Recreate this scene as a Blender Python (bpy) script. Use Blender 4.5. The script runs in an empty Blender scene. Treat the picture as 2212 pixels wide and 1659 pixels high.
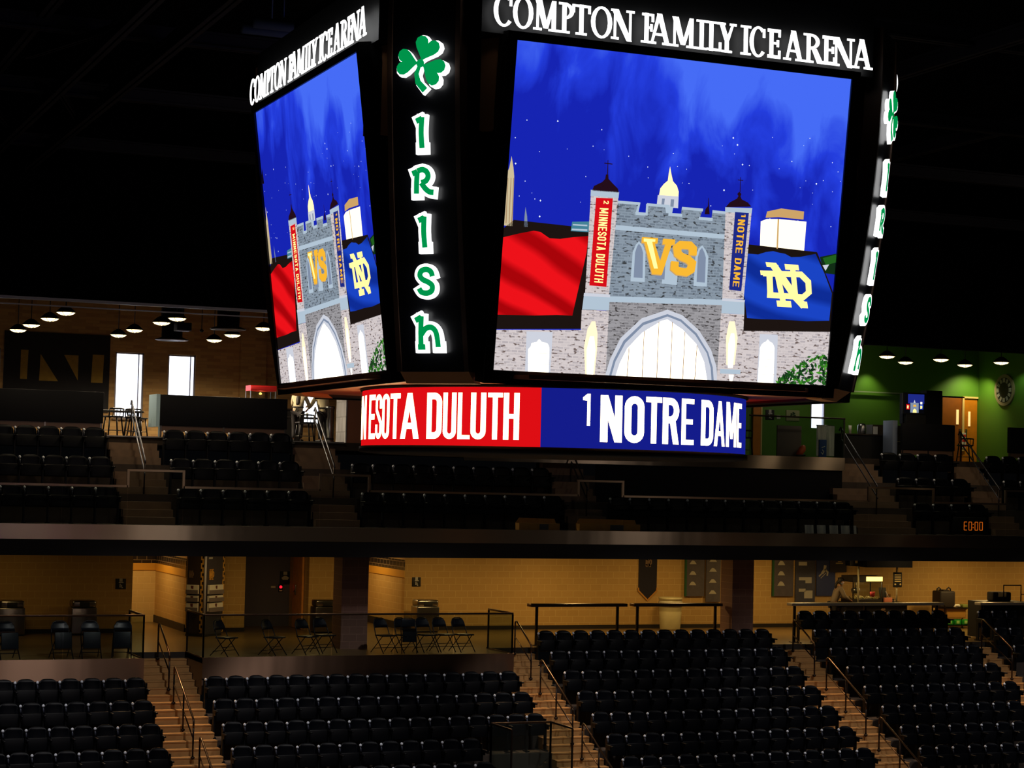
import bpy, bmesh, math, random
from mathutils import Vector, Matrix
random.seed(7)
SC = bpy.context.scene
COL = SC.collection
PI = math.pi
R = math.radians

# ------------------------------------------------------------------ camera, world, large lights, exposure
def look_matrix(yaw, pitch, roll):
    fw = Vector((math.sin(yaw)*math.cos(pitch), math.cos(yaw)*math.cos(pitch), math.sin(pitch)))
    rt = Vector((math.cos(yaw), -math.sin(yaw), 0))
    up = rt.cross(fw)
    r2 = rt*math.cos(roll) + up*math.sin(roll)
    u2 = -rt*math.sin(roll) + up*math.cos(roll)
    return Matrix((r2, u2, -fw)).transposed()
cam = bpy.data.cameras.new('camera'); camo = bpy.data.objects.new('camera', cam); COL.objects.link(camo)
camo.matrix_world = Matrix.Translation((0, 0, 4.66)) @ look_matrix(R(22.942), R(2.775), R(1.343)).to_4x4()
cam.sensor_width = 36; cam.lens = 36*4268.5/2212; cam.clip_end = 400
SC.camera = camo
SC.view_settings.view_transform = 'Standard'; SC.view_settings.look = 'None'
SC.view_settings.exposure = 0.0; SC.view_settings.gamma = 1.0; SC.view_settings.use_curve_mapping = False
W = bpy.data.worlds.new('arena_air'); SC.world = W; W.use_nodes = True
W.node_tree.nodes['Background'].inputs[0].default_value = (0.8, 0.85, 1.0, 1)
W.node_tree.nodes['Background'].inputs[1].default_value = 0.0012

def light(kind, name, loc, energy, color, size=1.0, target=None, size_y=None, spot=None, blend=.5):
    l = bpy.data.lights.new(name, kind); l.energy = energy; l.color = color
    if kind == 'AREA':
        l.size = size
        if size_y: l.shape = 'RECTANGLE'; l.size_y = size_y
    else:
        l.shadow_soft_size = size
        if kind == 'SPOT': l.spot_size = spot; l.spot_blend = blend
    o = bpy.data.objects.new(name, l); COL.objects.link(o); o.location = loc
    if target is not None:
        o.rotation_euler = (Vector(target)-Vector(loc)).to_track_quat('-Z', 'Y').to_euler()
    return o
WARM = (1.0, .66, .24)
# lamps in the concourse ceiling
for x, y, e in ((8.5, 54.6, 5), (12.9, 59.2, 16), (14.2, 53.8, 9), (17.0, 54.2, 13), (19.6, 59.0, 16), (21.5, 54.4, 22), (25.2, 54.2, 40),
                (29.0, 54.6, 22), (33.0, 54.4, 32), (37.0, 53.6, 24), (40.5, 54.4, 40), (45.0, 54.6, 30)):
    light('AREA', 'concourse_lamp', (x, y, 2.78), e*1.75, WARM, .6, (x, y, 0))
# unseen fill spots added high over the ice to light the lower seats
for x in (4, 11, 18, 25, 32, 39):
    light('SPOT', 'house_lamp', (x, 36, 11.6), 1900, (1.0, .95, .92), .25, (x, 45.4, -1.9), spot=R(44), blend=.4)  # unseen fill spot, added to light the lower seats
light('AREA', 'stand_fill_area', (16, 30, 11.6), 80, (1.0, .84, .7), .7, (20, 48, -2)); light('AREA', 'stand_fill_area', (34, 32, 11.6), 64, (1.0, .84, .7), .7, (38, 48, -2))  # unseen area lamps added for dim fill on the stands
for x in (2, 20, 36): light('SPOT', 'ice_fill_spot', (x, 24, 12), 700, (1.0, .86, .72), .4, (x, 24, -5), spot=R(60), blend=.6)  # unseen spots added to brighten the ice mirrored in the steel
# unseen spots added behind the balcony edge to warm each aisle stair
for x in (11.3, 21.3, 30.1, 36.9):
    light('SPOT', 'aisle_fill_spot', (x, 49.7, 2.82), 620, (1.0, .60, .28), .08, (x+.35, 45.2, -3.2), spot=R(62), blend=.8)

# ------------------------------------------------------------------ materials
def lin(c):
    f = lambda u: u/12.92 if u <= .04045 else ((u+.055)/1.055)**2.4
    return tuple(f(v/255.0) for v in c) + (1,)
MATS = {}
def mat(name, col=(128, 128, 128), rough=.5, metal=0.0, emit=None, es=1.0, spec=.5, alpha=None, noise=None, bump=None, coat=0):
    if name in MATS: return MATS[name]
    m = bpy.data.materials.new(name); m.use_nodes = True; MATS[name] = m
    nt = m.node_tree; b = nt.nodes['Principled BSDF']
    b.inputs['Base Color'].default_value = lin(col); b.inputs['Roughness'].default_value = rough
    b.inputs['Metallic'].default_value = metal; b.inputs['Specular IOR Level'].default_value = spec
    if coat: b.inputs['Coat Weight'].default_value = coat; b.inputs['Coat Roughness'].default_value = .2
    if emit is not None:
        b.inputs['Emission Color'].default_value = lin(emit); b.inputs['Emission Strength'].default_value = es
    if noise:
        sc_, amt = noise
        tc = nt.nodes.new('ShaderNodeNewGeometry'); n = nt.nodes.new('ShaderNodeTexNoise'); n.inputs['Scale'].default_value = sc_; n.inputs['Detail'].default_value = 4
        nt.links.new(tc.outputs['Position'], n.inputs['Vector'])
        mx = nt.nodes.new('ShaderNodeMix'); mx.data_type = 'RGBA'
        mx.inputs['A'].default_value = lin(tuple(max(0, v*(1-amt)) for v in col)); mx.inputs['B'].default_value = lin(tuple(min(255, v*(1+amt)) for v in col))
        nt.links.new(n.outputs['Fac'], mx.inputs['Factor']); nt.links.new(mx.outputs['Result'], b.inputs['Base Color'])
    if bump:
        sc_, st, xyz = bump
        tc = nt.nodes.new('ShaderNodeNewGeometry'); mp = nt.nodes.new('ShaderNodeMapping'); mp.inputs['Scale'].default_value = xyz
        n = nt.nodes.new('ShaderNodeTexNoise'); n.inputs['Scale'].default_value = sc_; n.inputs['Detail'].default_value = 2
        bp = nt.nodes.new('ShaderNodeBump'); bp.inputs['Strength'].default_value = st; bp.inputs['Distance'].default_value = .1
        nt.links.new(tc.outputs['Position'], mp.inputs['Vector']); nt.links.new(mp.outputs[0], n.inputs['Vector'])
        nt.links.new(n.outputs['Fac'], bp.inputs['Height']); nt.links.new(bp.outputs[0], b.inputs['Normal'])
    return m
def emat(name, col, s=1.0):
    if name in MATS: return MATS[name]
    m = bpy.data.materials.new(name); m.use_nodes = True; MATS[name] = m
    nt = m.node_tree; nt.nodes.clear()
    o = nt.nodes.new('ShaderNodeOutputMaterial'); e = nt.nodes.new('ShaderNodeEmission')
    e.inputs[0].default_value = lin(col); e.inputs[1].default_value = s
    nt.links.new(e.outputs[0], o.inputs[0]); return m
def blockmat(name, c1, c2, cm, axis='X', bw=.4, bh=.2, ms=.012, rough=.7, bias=0.0, emis=None):
    """painted block or brick coursing along world X or Y"""
    if name in MATS: return MATS[name]
    m = bpy.data.materials.new(name); m.use_nodes = True; MATS[name] = m
    nt = m.node_tree; b = nt.nodes['Principled BSDF']; b.inputs['Roughness'].default_value = rough
    g = nt.nodes.new('ShaderNodeNewGeometry'); s = nt.nodes.new('ShaderNodeSeparateXYZ'); c = nt.nodes.new('ShaderNodeCombineXYZ')
    t = nt.nodes.new('ShaderNodeTexBrick')
    nt.links.new(g.outputs['Position'], s.inputs[0]); nt.links.new(s.outputs[axis], c.inputs['X']); nt.links.new(s.outputs['Z'], c.inputs['Y'])
    nt.links.new(c.outputs[0], t.inputs['Vector'])
    t.inputs['Color1'].default_value = lin(c1); t.inputs['Color2'].default_value = lin(c2); t.inputs['Mortar'].default_value = lin(cm)
    t.inputs['Scale'].default_value = 1; t.inputs['Mortar Size'].default_value = ms; t.inputs['Brick Width'].default_value = bw; t.inputs['Row Height'].default_value = bh
    t.inputs['Bias'].default_value = bias; t.inputs['Mortar Smooth'].default_value = .2
    nt.links.new(t.outputs['Color'], b.inputs['Base Color'])
    bp = nt.nodes.new('ShaderNodeBump'); bp.inputs['Strength'].default_value = .4; bp.inputs['Distance'].default_value = .01; bp.invert = True
    nt.links.new(t.outputs['Fac'], bp.inputs['Height']); nt.links.new(bp.outputs[0], b.inputs['Normal'])
    return m
def glassmat(name, tint=(235, 240, 238), refl=.06):
    """thin clear sheet: mostly see-through with a faint mirror"""
    if name in MATS: return MATS[name]
    m = bpy.data.materials.new(name); m.use_nodes = True; MATS[name] = m
    nt = m.node_tree; nt.nodes.clear()
    o = nt.nodes.new('ShaderNodeOutputMaterial'); t = nt.nodes.new('ShaderNodeBsdfTransparent'); g = nt.nodes.new('ShaderNodeBsdfGlossy')
    x = nt.nodes.new('ShaderNodeMixShader'); t.inputs[0].default_value = lin(tint); g.inputs['Roughness'].default_value = .02
    x.inputs[0].default_value = refl
    nt.links.new(t.outputs[0], x.inputs[1]); nt.links.new(g.outputs[0], x.inputs[2]); nt.links.new(x.outputs[0], o.inputs[0])
    return m

# ------------------------------------------------------------------ mesh builder
class MB:
    def __init__(s): s.v, s.f, s.m, s.sm = [], [], [], []
    def add(s, vs, fs, mi=0, smooth=False):
        n = len(s.v); s.v += [tuple(v) for v in vs]
        for f in fs: s.f.append([n+i for i in f]); s.m.append(mi); s.sm.append(smooth)
        return s
    def box(s, x0, x1, y0, y1, z0, z1, mi=0, M=None):
        vs = [(x0,y0,z0),(x1,y0,z0),(x1,y1,z0),(x0,y1,z0),(x0,y0,z1),(x1,y0,z1),(x1,y1,z1),(x0,y1,z1)]
        if M is not None: vs = [M @ Vector(v) for v in vs]
        return s.add(vs, [(0,3,2,1),(4,5,6,7),(0,1,5,4),(1,2,6,5),(2,3,7,6),(3,0,4,7)], mi)
    def rbox(s, x0, x1, y0, y1, z0, z1, b=.02, mi=0, M=None):
        bm = bmesh.new(); bmesh.ops.create_cube(bm, size=1)
        for v in bm.verts: v.co = Vector(((x0+x1)/2+v.co.x*(x1-x0), (y0+y1)/2+v.co.y*(y1-y0), (z0+z1)/2+v.co.z*(z1-z0)))
        bmesh.ops.bevel(bm, geom=list(bm.edges)+list(bm.verts), offset=b, segments=2, affect='EDGES', profile=.6)
        bm.verts.index_update(); vs = [v.co.copy() for v in bm.verts]
        if M is not None: vs = [M @ v for v in vs]
        s.add(vs, [[v.index for v in f.verts] for f in bm.faces], mi, True); bm.free(); return s
    def prism(s, poly, fn, d0, d1, mi=0, side=None, back=True):
        """poly of 2D points; fn(u, v, d) -> 3D; front at d1"""
        a = sum(poly[i][0]*poly[(i+1) % len(poly)][1]-poly[(i+1) % len(poly)][0]*poly[i][1] for i in range(len(poly)))
        if a < 0: poly = poly[::-1]
        n = len(poly); vs = [fn(u, v, d0) for u, v in poly]+[fn(u, v, d1) for u, v in poly]
        s.add(vs, [list(range(n, 2*n))], mi)
        k = len(s.v)-2*n
        if d0 != d1:
            for i in range(n):
                j = (i+1) % n; s.f.append([k+i, k+j, k+n+j, k+n+i]); s.m.append(mi if side is None else side); s.sm.append(False)
            if back: s.f.append([k+i for i in range(n)][::-1]); s.m.append(mi if side is None else side); s.sm.append(False)
        return s
    def tube(s, pts, r, n=8, mi=0, closed=False, caps=True):
        pts = [Vector(p) for p in pts]; rr = r if isinstance(r, (list, tuple)) else [r]*len(pts)
        N = len(pts); rings = []; prev = None
        for i, p in enumerate(pts):
            a = pts[(i-1) % N] if (closed or i > 0) else p; b = pts[(i+1) % N] if (closed or i < N-1) else p
            t = (b-a).normalized()
            if prev is None:
                u = t.orthogonal().normalized()
            else:
                u = (prev - t*prev.dot(t)).normalized()
            prev = u; w = t.cross(u)
            rings.append([p+(u*math.cos(2*PI*k/n)+w*math.sin(2*PI*k/n))*rr[i] for k in range(n)])
        vs = [q for g in rings for q in g]; fs = []
        for i in range(N if closed else N-1):
            j = (i+1) % N
            for k in range(n): fs.append((i*n+k, i*n+(k+1) % n, j*n+(k+1) % n, j*n+k))
        if caps and not closed: fs += [tuple(range(n))[::-1], tuple((N-1)*n+k for k in range(n))]
        return s.add(vs, fs, mi, True)
    def cyl(s, p0, p1, r0, r1=None, n=16, mi=0):
        return s.tube([p0, p1], [r0, r0 if r1 is None else r1], n, mi)
    def lathe(s, prof, c=(0, 0, 0), n=24, mi=0, a0=0, a1=2*PI):
        full = abs(a1-a0-2*PI) < 1e-6; k = n if full else n+1
        vs = [(c[0]+r*math.cos(a0+(a1-a0)*i/n), c[1]+r*math.sin(a0+(a1-a0)*i/n), c[2]+z) for r, z in prof for i in range(k)]
        fs = []
        for p in range(len(prof)-1):
            for i in range(n):
                j = (i+1) % k; fs.append((p*k+i, p*k+j, (p+1)*k+j, (p+1)*k+i))
        return s.add(vs, fs, mi, True)
    def build(s, name, mats, parent=None, off=None):
        o0 = Vector(off) if off is not None else (Vector(ORIG.get(parent.name, (0, 0, 0))) if parent else Vector((0, 0, 0)))
        me = bpy.data.meshes.new(name); me.from_pydata([tuple(Vector(v)-o0) for v in s.v], [], s.f)
        for m in (mats if isinstance(mats, (list, tuple)) else [mats]): me.materials.append(m)
        me.polygons.foreach_set('material_index', s.m); me.polygons.foreach_set('use_smooth', s.sm)
        me.update()
        o = bpy.data.objects.new(name, me); COL.objects.link(o)
        if parent: o.parent = parent; ORIG[o.name] = tuple(o0)
        elif off is not None: o.location = off; ORIG[o.name] = tuple(o0)
        return o
ORIG = {}
def thing(name, label, cat, loc=(0, 0, 0), group=None, rz=0):
    o = bpy.data.objects.new(name, None); COL.objects.link(o); o.location = loc; o.rotation_euler = (0, 0, rz)
    o.empty_display_size = .2
    tag(o, label, cat, group); ORIG[o.name] = tuple(loc) if rz == 0 else (0, 0, 0); return o
def tag(o, label, cat, group=None, kind=None):
    o['label'] = label; o['category'] = cat
    if group: o['group'] = group
    if kind: o['kind'] = kind
    return o
def struct(name, mb, mats, label=None):
    o = mb.build(name, mats); o['kind'] = 'structure'
    if label: o['label'] = label
    return o
def solo(name, mb, mats, label, cat, group=None, off=None):
    return tag(mb.build(name, mats, off=off), label, cat, group)
KIDS = {}
def dup(root, loc, rz, label, group=None):
    r = root.copy(); COL.objects.link(r); r.location = loc; r.rotation_euler = (0, 0, rz); r['label'] = label
    if group: r['group'] = group
    for ch in list(root.children):
        c = ch.copy(); COL.objects.link(c); c.parent = r
        for g in ch.children:
            d = g.copy(); COL.objects.link(d); d.parent = c
    return r
ORD = ('first second third fourth fifth sixth seventh eighth ninth tenth eleventh twelfth thirteenth fourteenth fifteenth sixteenth').split()

# common materials
BLACK = mat('black_paint', (9, 9, 11), .6)
NAVYDK = mat('dark_navy_panel', (10, 10, 17), .6, spec=.2)
STEEL = mat('brushed_steel', (150, 146, 140), .28, 1.0, bump=(1.3, .35, (1, 1, .6)))
FASCIA = mat('wavy_stainless', (205, 184, 164), .32, 1.0, bump=(.9, .12, (1, 1, .25)))
def brush(m, r_=1.0):
    b_ = m.node_tree.nodes['Principled BSDF']; c_ = m.node_tree.nodes.new('ShaderNodeCombineXYZ'); c_.inputs[2].default_value = 1
    b_.inputs['Anisotropic'].default_value = r_; m.node_tree.links.new(c_.outputs[0], b_.inputs['Tangent']); return m
brush(FASCIA)
CHROME = mat('polished_rail_metal', (150, 150, 150), .3, 1.0)
BRONZE = mat('dark_bronze_rail', (46, 34, 28), .35, .6)
CONC = mat('bare_concrete', (120, 96, 74), .85, noise=(3, .12))
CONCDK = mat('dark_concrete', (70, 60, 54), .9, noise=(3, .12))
GLASS = glassmat('clear_glass')
WHITEP = mat('white_paper', (225, 220, 205), .7)

# ------------------------------------------------------------------ letter kit: polygons in a box w wide, 1 high
def stroke(pts, t, closed=False):
    """quads along a polyline, mitred"""
    raw = [Vector((p[0], p[1])) for p in pts]; tt = t if isinstance(t, (list, tuple)) else [t]*len(raw)
    keep = [i for i, p in enumerate(raw) if i == 0 or (p-raw[i-1]).length > 1e-5]
    if closed and (raw[keep[-1]]-raw[keep[0]]).length < 1e-5: keep.pop()
    pts = [raw[i] for i in keep]; tt = [tt[i] for i in keep]; N = len(pts); L = []; Rr = []
    for i in range(N):
        d0 = (pts[i]-pts[i-1]).normalized() if (closed or i > 0) else None
        d1 = (pts[(i+1) % N]-pts[i]).normalized() if (closed or i < N-1) else None
        d0 = d0 or d1; d1 = d1 or d0
        n0 = Vector((-d0.y, d0.x)); n1 = Vector((-d1.y, d1.x)); m = (n0+n1)
        m = m.normalized() if m.length > 1e-4 else n0
        k = tt[i]/2/max(.35, m.dot(n0)); L.append(pts[i]+m*k); Rr.append(pts[i]-m*k)
    out = []
    for i in range(N if closed else N-1):
        j = (i+1) % N; out.append([tuple(L[i]), tuple(Rr[i]), tuple(Rr[j]), tuple(L[j])])
    return out
def arc(cx, cy, rx, ry, a0, a1, n=10): return [(cx+rx*math.cos(R(a0+(a1-a0)*i/n)), cy+ry*math.sin(R(a0+(a1-a0)*i/n))) for i in range(n+1)]
def sans(ch, w=.5, t=.15):
    h = t/2; r = min(w/2-h, .22)
    V = lambda x: stroke([(x, 0), (x, 1)], t); H = lambda y, a, b: stroke([(a, y), (b, y)], t*.85)
    loop = arc(w-h-r, 1-h-r, r, r, 0, 90, 5)+arc(h+r, 1-h-r, r, r, 90, 180, 5)+arc(h+r, h+r, r, r, 180, 270, 5)+arc(w-h-r, h+r, r, r, 270, 360, 5)
    if ch in 'I1': return V(w/2)+([[(w/2-h, 1), (w/2-h, .78), (w/2-h-.14, .8), (w/2-h-.14, .88)]] if ch == '1' else [])
    if ch == 'M': return V(h)+V(w-h)+[[(0, 1), (t*1.1, 1), (w/2+t*.42, .18), (w/2-t*.42, .18)], [(w, 1), (w-t*1.1, 1), (w/2-t*.42, .18), (w/2+t*.42, .18)]]
    if ch == 'N': return V(h)+V(w-h)+[[(0, 1), (t, 1), (w, 0), (w-t, 0)]]
    if ch == 'E': return V(h)+H(1-t*.43, 0, w)+H(t*.43, 0, w)+H(.5, 0, w*.9)
    if ch == 'F': return V(h)+H(1-t*.43, 0, w)+H(.5, 0, w*.9)
    if ch == 'L': return V(h)+H(t*.43, 0, w)
    if ch == 'T': return V(w/2)+H(1-t*.43, 0, w)
    if ch == 'H': return V(h)+V(w-h)+H(.5, h, w-h)
    if ch == 'O': return stroke(loop, t, True)
    if ch == 'U': return stroke([(h, 1)]+arc(h+r, h+r, r, r, 180, 270, 5)+arc(w-h-r, h+r, r, r, 270, 360, 5)+[(w-h, 1)], t)
    if ch == 'D': return V(h)+stroke([(h, 1-h)]+arc(w-h-r, 1-h-r, r, r, 90, 0, 5)+arc(w-h-r, h+r, r, r, 0, -90, 5)+[(h, h)], t)
    if ch == 'R': return V(h)+stroke([(h, 1-h)]+arc(w-h-.16, 1-h-.2, .16, .2, 90, -90, 8)+[(h, 1-h-.4)], t)+[[(w*.42, .5), (w*.42+t*1.05, .5), (w, 0), (w-t*1.05, 0)]]
    if ch == 'S': return stroke([(w-h, .68)]+arc(w-h-r, 1-h-r, r, r, 0, 90, 5)+arc(h+r, 1-h-r, r, r, 90, 180, 5)+[(h, .64), (w-h, .36)]+arc(w-h-r, h+r, r, r, 0, -90, 5)+arc(h+r, h+r, r, r, -90, -180, 5)+[(h, .32)], t)
    if ch == 'A': return [[(0, 0), (t*1.05, 0), (w/2+t*.5, 1), (w/2-t*.5, 1)], [(w, 0), (w-t*1.05, 0), (w/2-t*.5, 1), (w/2+t*.5, 1)]]+H(.28, w*.25, w*.75)
    if ch == 'V': return [[(0, 1), (t*1.05, 1), (w/2+t*.5, 0), (w/2-t*.5, 0)], [(w, 1), (w-t*1.05, 1), (w/2-t*.5, 0), (w/2+t*.5, 0)]]
    if ch == '2': return stroke([(h, .72)]+arc(w/2, 1-h-r, w/2-h, r, 180, 0, 8)+[(w-h, .6), (h, h)], t)+H(t*.43, 0, w)
    return []
def serif(ch, w, k=.148, n=.08):
    """book capitals with slab serifs; k thick stem, n thin stroke"""
    sv = .075
    st = lambda x, t=k: [[(x-t/2, 0), (x+t/2, 0), (x+t/2, 1), (x-t/2, 1)]]
    sf = lambda x, y, a=.2: [[(x-a, y), (x+a, y), (x+a, y+sv), (x-a, y+sv)]]
    hb = lambda y, a, b, t=n: [[(a, y-t/2), (b, y-t/2), (b, y+t/2), (a, y+t/2)]]
    tk = lambda x, y, l: [[(x-.045, y), (x+.045, y), (x+.045, y+l), (x-.045, y+l)]]
    def ring(a0, a1, cx, cy, rx, ry):
        return [[o, p, q, r_] for o, p, q, r_ in zip(*(lambda A, B: (A[:-1], A[1:], B[1:], B[:-1]))(arc(cx, cy, rx, ry, a0, a1, 20), arc(cx, cy, rx-k, ry-n, a0, a1, 20)))]
    if ch == 'O': return ring(0, 360, w/2, .5, w/2, .53)
    if ch == 'C': return ring(48, 318, w*.56, .5, w*.56, .53)+tk(w*.93, .66, .3)
    if ch == 'I': return st(w/2)+sf(w/2, 0)+sf(w/2, 1-sv)
    if ch == 'P': return st(.2)+sf(.2, 0)+sf(.15, 1-sv, .15)+ring(-90, 90, w-.34, .73, .34, .27)+hb(.95, .2, w-.3)+hb(.5, .2, w-.3)
    if ch == 'R': return st(.2)+sf(.2, 0)+sf(.15, 1-sv, .15)+ring(-90, 90, w-.46, .74, .34, .26)+hb(.95, .2, w-.4)+hb(.5, .2, w-.4)+[[(w*.42, .5), (w*.42+.2, .5), (w+.04, 0), (w-.2, 0)]]
    if ch == 'T': return st(w/2)+sf(w/2, 0)+hb(.95, 0, w)+tk(.045, .72, .24)+tk(w-.045, .72, .24)
    if ch == 'F': return st(.2)+sf(.2, 0)+hb(.95, .03, w)+hb(.52, .2, w*.8)+tk(w-.045, .72, .24)+tk(w*.8, .4, .24)
    if ch == 'E': return st(.18)+hb(.945, .03, w, .11)+hb(.055, .03, w, .11)+hb(.52, .2, w*.8)+tk(w-.045, .74, .22)+tk(w-.045, .04, .24)+tk(w*.8, .4, .24)
    if ch == 'L': return st(.2)+sf(.2, 1-sv)+hb(.05, .03, w)+tk(w-.045, .04, .28)
    if ch == 'N': return st(.13, n)+st(w-.13, n)+[[(.0, 1), (.25, 1), (w-.07, -.02), (w-.25, -.02)]]+sf(.13, 0, .14)+sf(w-.13, 1-sv, .15)+sf(.08, 1-sv, .1)
    if ch == 'M': return st(.14, n)+st(w-.17, k)+[[(.05, 1), (.28, 1), (w/2+.07, .08), (w/2-.09, .08)], [(w-.1, 1), (w-.24, 1), (w/2-.05, .08), (w/2+.07, .08)]]+sf(.14, 0, .15)+sf(w-.17, 0, .18)
    if ch == 'A': return [[(.06, 0), (.06+n, 0), (w/2+.03, 1.03), (w/2-.1, 1.03)], [(w-.05, 0), (w-.05-k*1.1, 0), (w/2-.12, 1.03), (w/2+.06, 1.03)]]+hb(.33, w*.25, w*.7)+sf(.12, 0, .15)+sf(w-.14, 0, .18)
    if ch == 'Y': return [[(.06, 1), (.06+k*1.1, 1), (w/2+.09, .42), (w/2-.09, .42)], [(w-.08, 1), (w-.08-n, 1), (w/2-.03, .42), (w/2+.09, .42)], [(w/2-k/2, 0), (w/2+k/2, 0), (w/2+k/2, .46), (w/2-k/2, .46)]]+sf(w/2, 0)+sf(.14, 1-sv, .16)+sf(w-.12, 1-sv, .13)
    return []

# ================================================================== SETTING
YH = lambda r: 50.287-.9027*r          # hinge line of lower row r (row -1 stands on the concourse floor)
ZT = lambda r: -.454*(r+1)             # tread height of lower row r
BLOCKS = dict(L=(6.71, 8), M=(12.43, 16), R=(22.25, 14), F=(31.13, 10), G=(37.6, 3)); PITCH = .53
AISLES = dict(al=(10.95, 12.43), am=(20.91, 22.25), ar=(29.67, 31.13), af=(36.43, 37.6))
BLOCK = blockmat('tan_block_wall', (196, 156, 88), (190, 150, 83), (206, 170, 104), 'X')
BLOCKY = blockmat('tan_block_side_wall', (205, 172, 112), (200, 165, 105), (212, 182, 124), 'Y')
BROWNB = blockmat('brown_block_column', (150, 112, 98), (140, 104, 92), (164, 126, 110), 'X', ms=.01)
FLOORM = mat('sealed_concrete_floor', (120, 96, 60), .3, noise=(2, .1), spec=.6)
CEILM = mat('concourse_ceiling', (60, 50, 38), .9)
RUBBER = mat('dark_rubber_base', (32, 24, 18), .6)

# terraces of the lower bowl
b = MB()
for r in range(0, 9):
    y0, y1, z = YH(r)-.42, YH(r)+.483, ZT(r)
    segs = [(3, 48)] if r >= 2 else [(20.91, 48), (10.95, 12.43)]
    if r == 5 or r == 6: segs = [(3, 19.2), (20.95, 48)]
    for a, c in segs: b.box(a, c, y0, y1, z-.6, z)
b.box(19.2, 20.95, YH(6)-.42, YH(5)+.483, ZT(7)-.4, ZT(7)-.02)   # sunken landing behind the glass guard
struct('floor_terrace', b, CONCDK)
b = MB(); b.box(3, 48, 50.77, 62, -.12, 0)
for a, c in ((3, 10.95), (12.43, 20.91)): b.box(a, c, 48.87, 50.77, -.12, 0)
struct('floor_concourse', b, FLOORM)
b = MB()
for a, c in AISLES.values(): b.box(a, c, 50.73, 50.79, -.15, .004)
struct('trim_nosing', b, RUBBER)
# aisle stairs, three risers to a row
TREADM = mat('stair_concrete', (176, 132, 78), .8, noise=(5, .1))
for i, (a, c) in enumerate(AISLES.values()):
    b = MB()
    for k in range(1, 28):
        y1 = 50.75-.3009*(k-1); z = -.1513*k
        if i == 3 and k > 12: break
        b.box(a+.01, c-.01, y1-.3009, y1, z-.3, z)
        b.box(a+.01, c-.01, y1-.315, y1-.29, z-.03, z+.002)
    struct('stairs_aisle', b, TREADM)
# platform fronts
for a, c in ((3, 10.95), (12.43, 20.91)):
    b = MB(); b.box(a, c, 48.83, 48.87, -.5, .03); b.box(a if a > 5 else c-.04, (a if a > 5 else c-.04)+.04, 48.87, 50.7, -.9, .03)
    if a > 5: b.box(c-.04, c, 48.87, 50.7, -.9, .03)
    struct('trim_platform_front', b, brush(mat('dull_stainless', (118, 92, 76), .4, 1.0, bump=(.9, .12, (1, 1, .25)))))
b = MB(); b.box(-25, 46, 10, 39.5, -5.9, -5.6); struct('floor_ice', b, mat('pale_ice', (225, 228, 230), .3))
# concourse walls
b = MB()
for a, c in ((3, 12.37), (13.95, 15.72), (17.68, 18.95), (20.72, 48)): b.box(a, c, 57, 57.25, 0, 2.9)
struct('wall_concourse', b, BLOCK)
b = MB(); b.box(13.95, 14.15, 57.25, 61, 0, 2.9).box(20.72, 20.92, 57.25, 61, 0, 2.9).box(12.17, 12.37, 57.25, 61, 0, 2.9).box(18.75, 18.95, 57.25, 61, 0, 2.9)
struct('wall_passage', b, BLOCKY)
b = MB(); b.box(12.3, 14.0, 61, 61.2, 0, 2.9).box(18.9, 20.8, 61, 61.2, 0, 2.9)
struct('wall_passage_end', b, blockmat('cream_block_wall', (222, 196, 140), (216, 190, 134), (226, 202, 150), 'X'))
TILE = blockmat('dark_tile_band', (34, 28, 30), (40, 34, 36), (120, 104, 84), 'Y', .3, .16, .012, .25)
TILEX = blockmat('dark_tile_band_end', (34, 28, 30), (40, 34, 36), (120, 104, 84), 'X', .3, .16, .012, .25)
b = MB(); b.box(13.93, 13.95, 57.0, 61, 1.82, 2.14).box(20.70, 20.72, 57.0, 61, 1.82, 2.14); struct('trim_tile_band', b, TILE)
b = MB(); b.box(12.37, 13.93, 60.97, 61, 1.82, 2.14).box(18.95, 20.70, 60.97, 61, 1.82, 2.14); struct('trim_tile_band_end', b, TILEX)
b = MB(); b.box(13.92, 13.95, 57.0, 61, 1.6, 1.82).box(20.69, 20.72, 57.0, 61, 1.6, 1.82).box(12.37, 13.93, 60.965, 61, 1.6, 1.82); struct('trim_gold_band', b, mat('gold_paint', (214, 160, 60), .6))
b = MB()
for a, c in ((3, 12.37), (13.95, 15.72), (20.72, 48)): b.box(a, c, 56.97, 57, 0, .12)
b.box(13.92, 13.95, 57, 61, 0, .22).box(20.69, 20.72, 57, 61, 0, .22)
struct('baseboard_concourse', b, RUBBER)
b = MB(); b.box(15.6, 18.2, 59, 59.2, 0, 2.9); struct('wall_dark_recess', b, mat('charcoal_paint', (92, 88, 104), .6))
b = MB(); b.box(15.52, 15.72, 57.25, 59, 0, 2.9).box(17.68, 17.88, 57.25, 59, 0, 2.9); struct('wall_recess_side', b, BLOCKY)
WOOD = mat('orange_wood', (222, 150, 76), .45, noise=(6, .15))
b = MB(); b.box(3, 48, 49.3, 62, 2.9, 3.1); struct('ceiling_concourse', b, CEILM)
for a, c, y1 in ((16.75, 17.5, 51.75), (28.76, 29.47, 51.7)):
    b = MB(); b.box(a, c, 51, y1, 0, 2.9).box(a-.01, c+.01, 50.99, y1+.01, 0, .1); struct('column_concourse', b, BROWNB)
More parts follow.
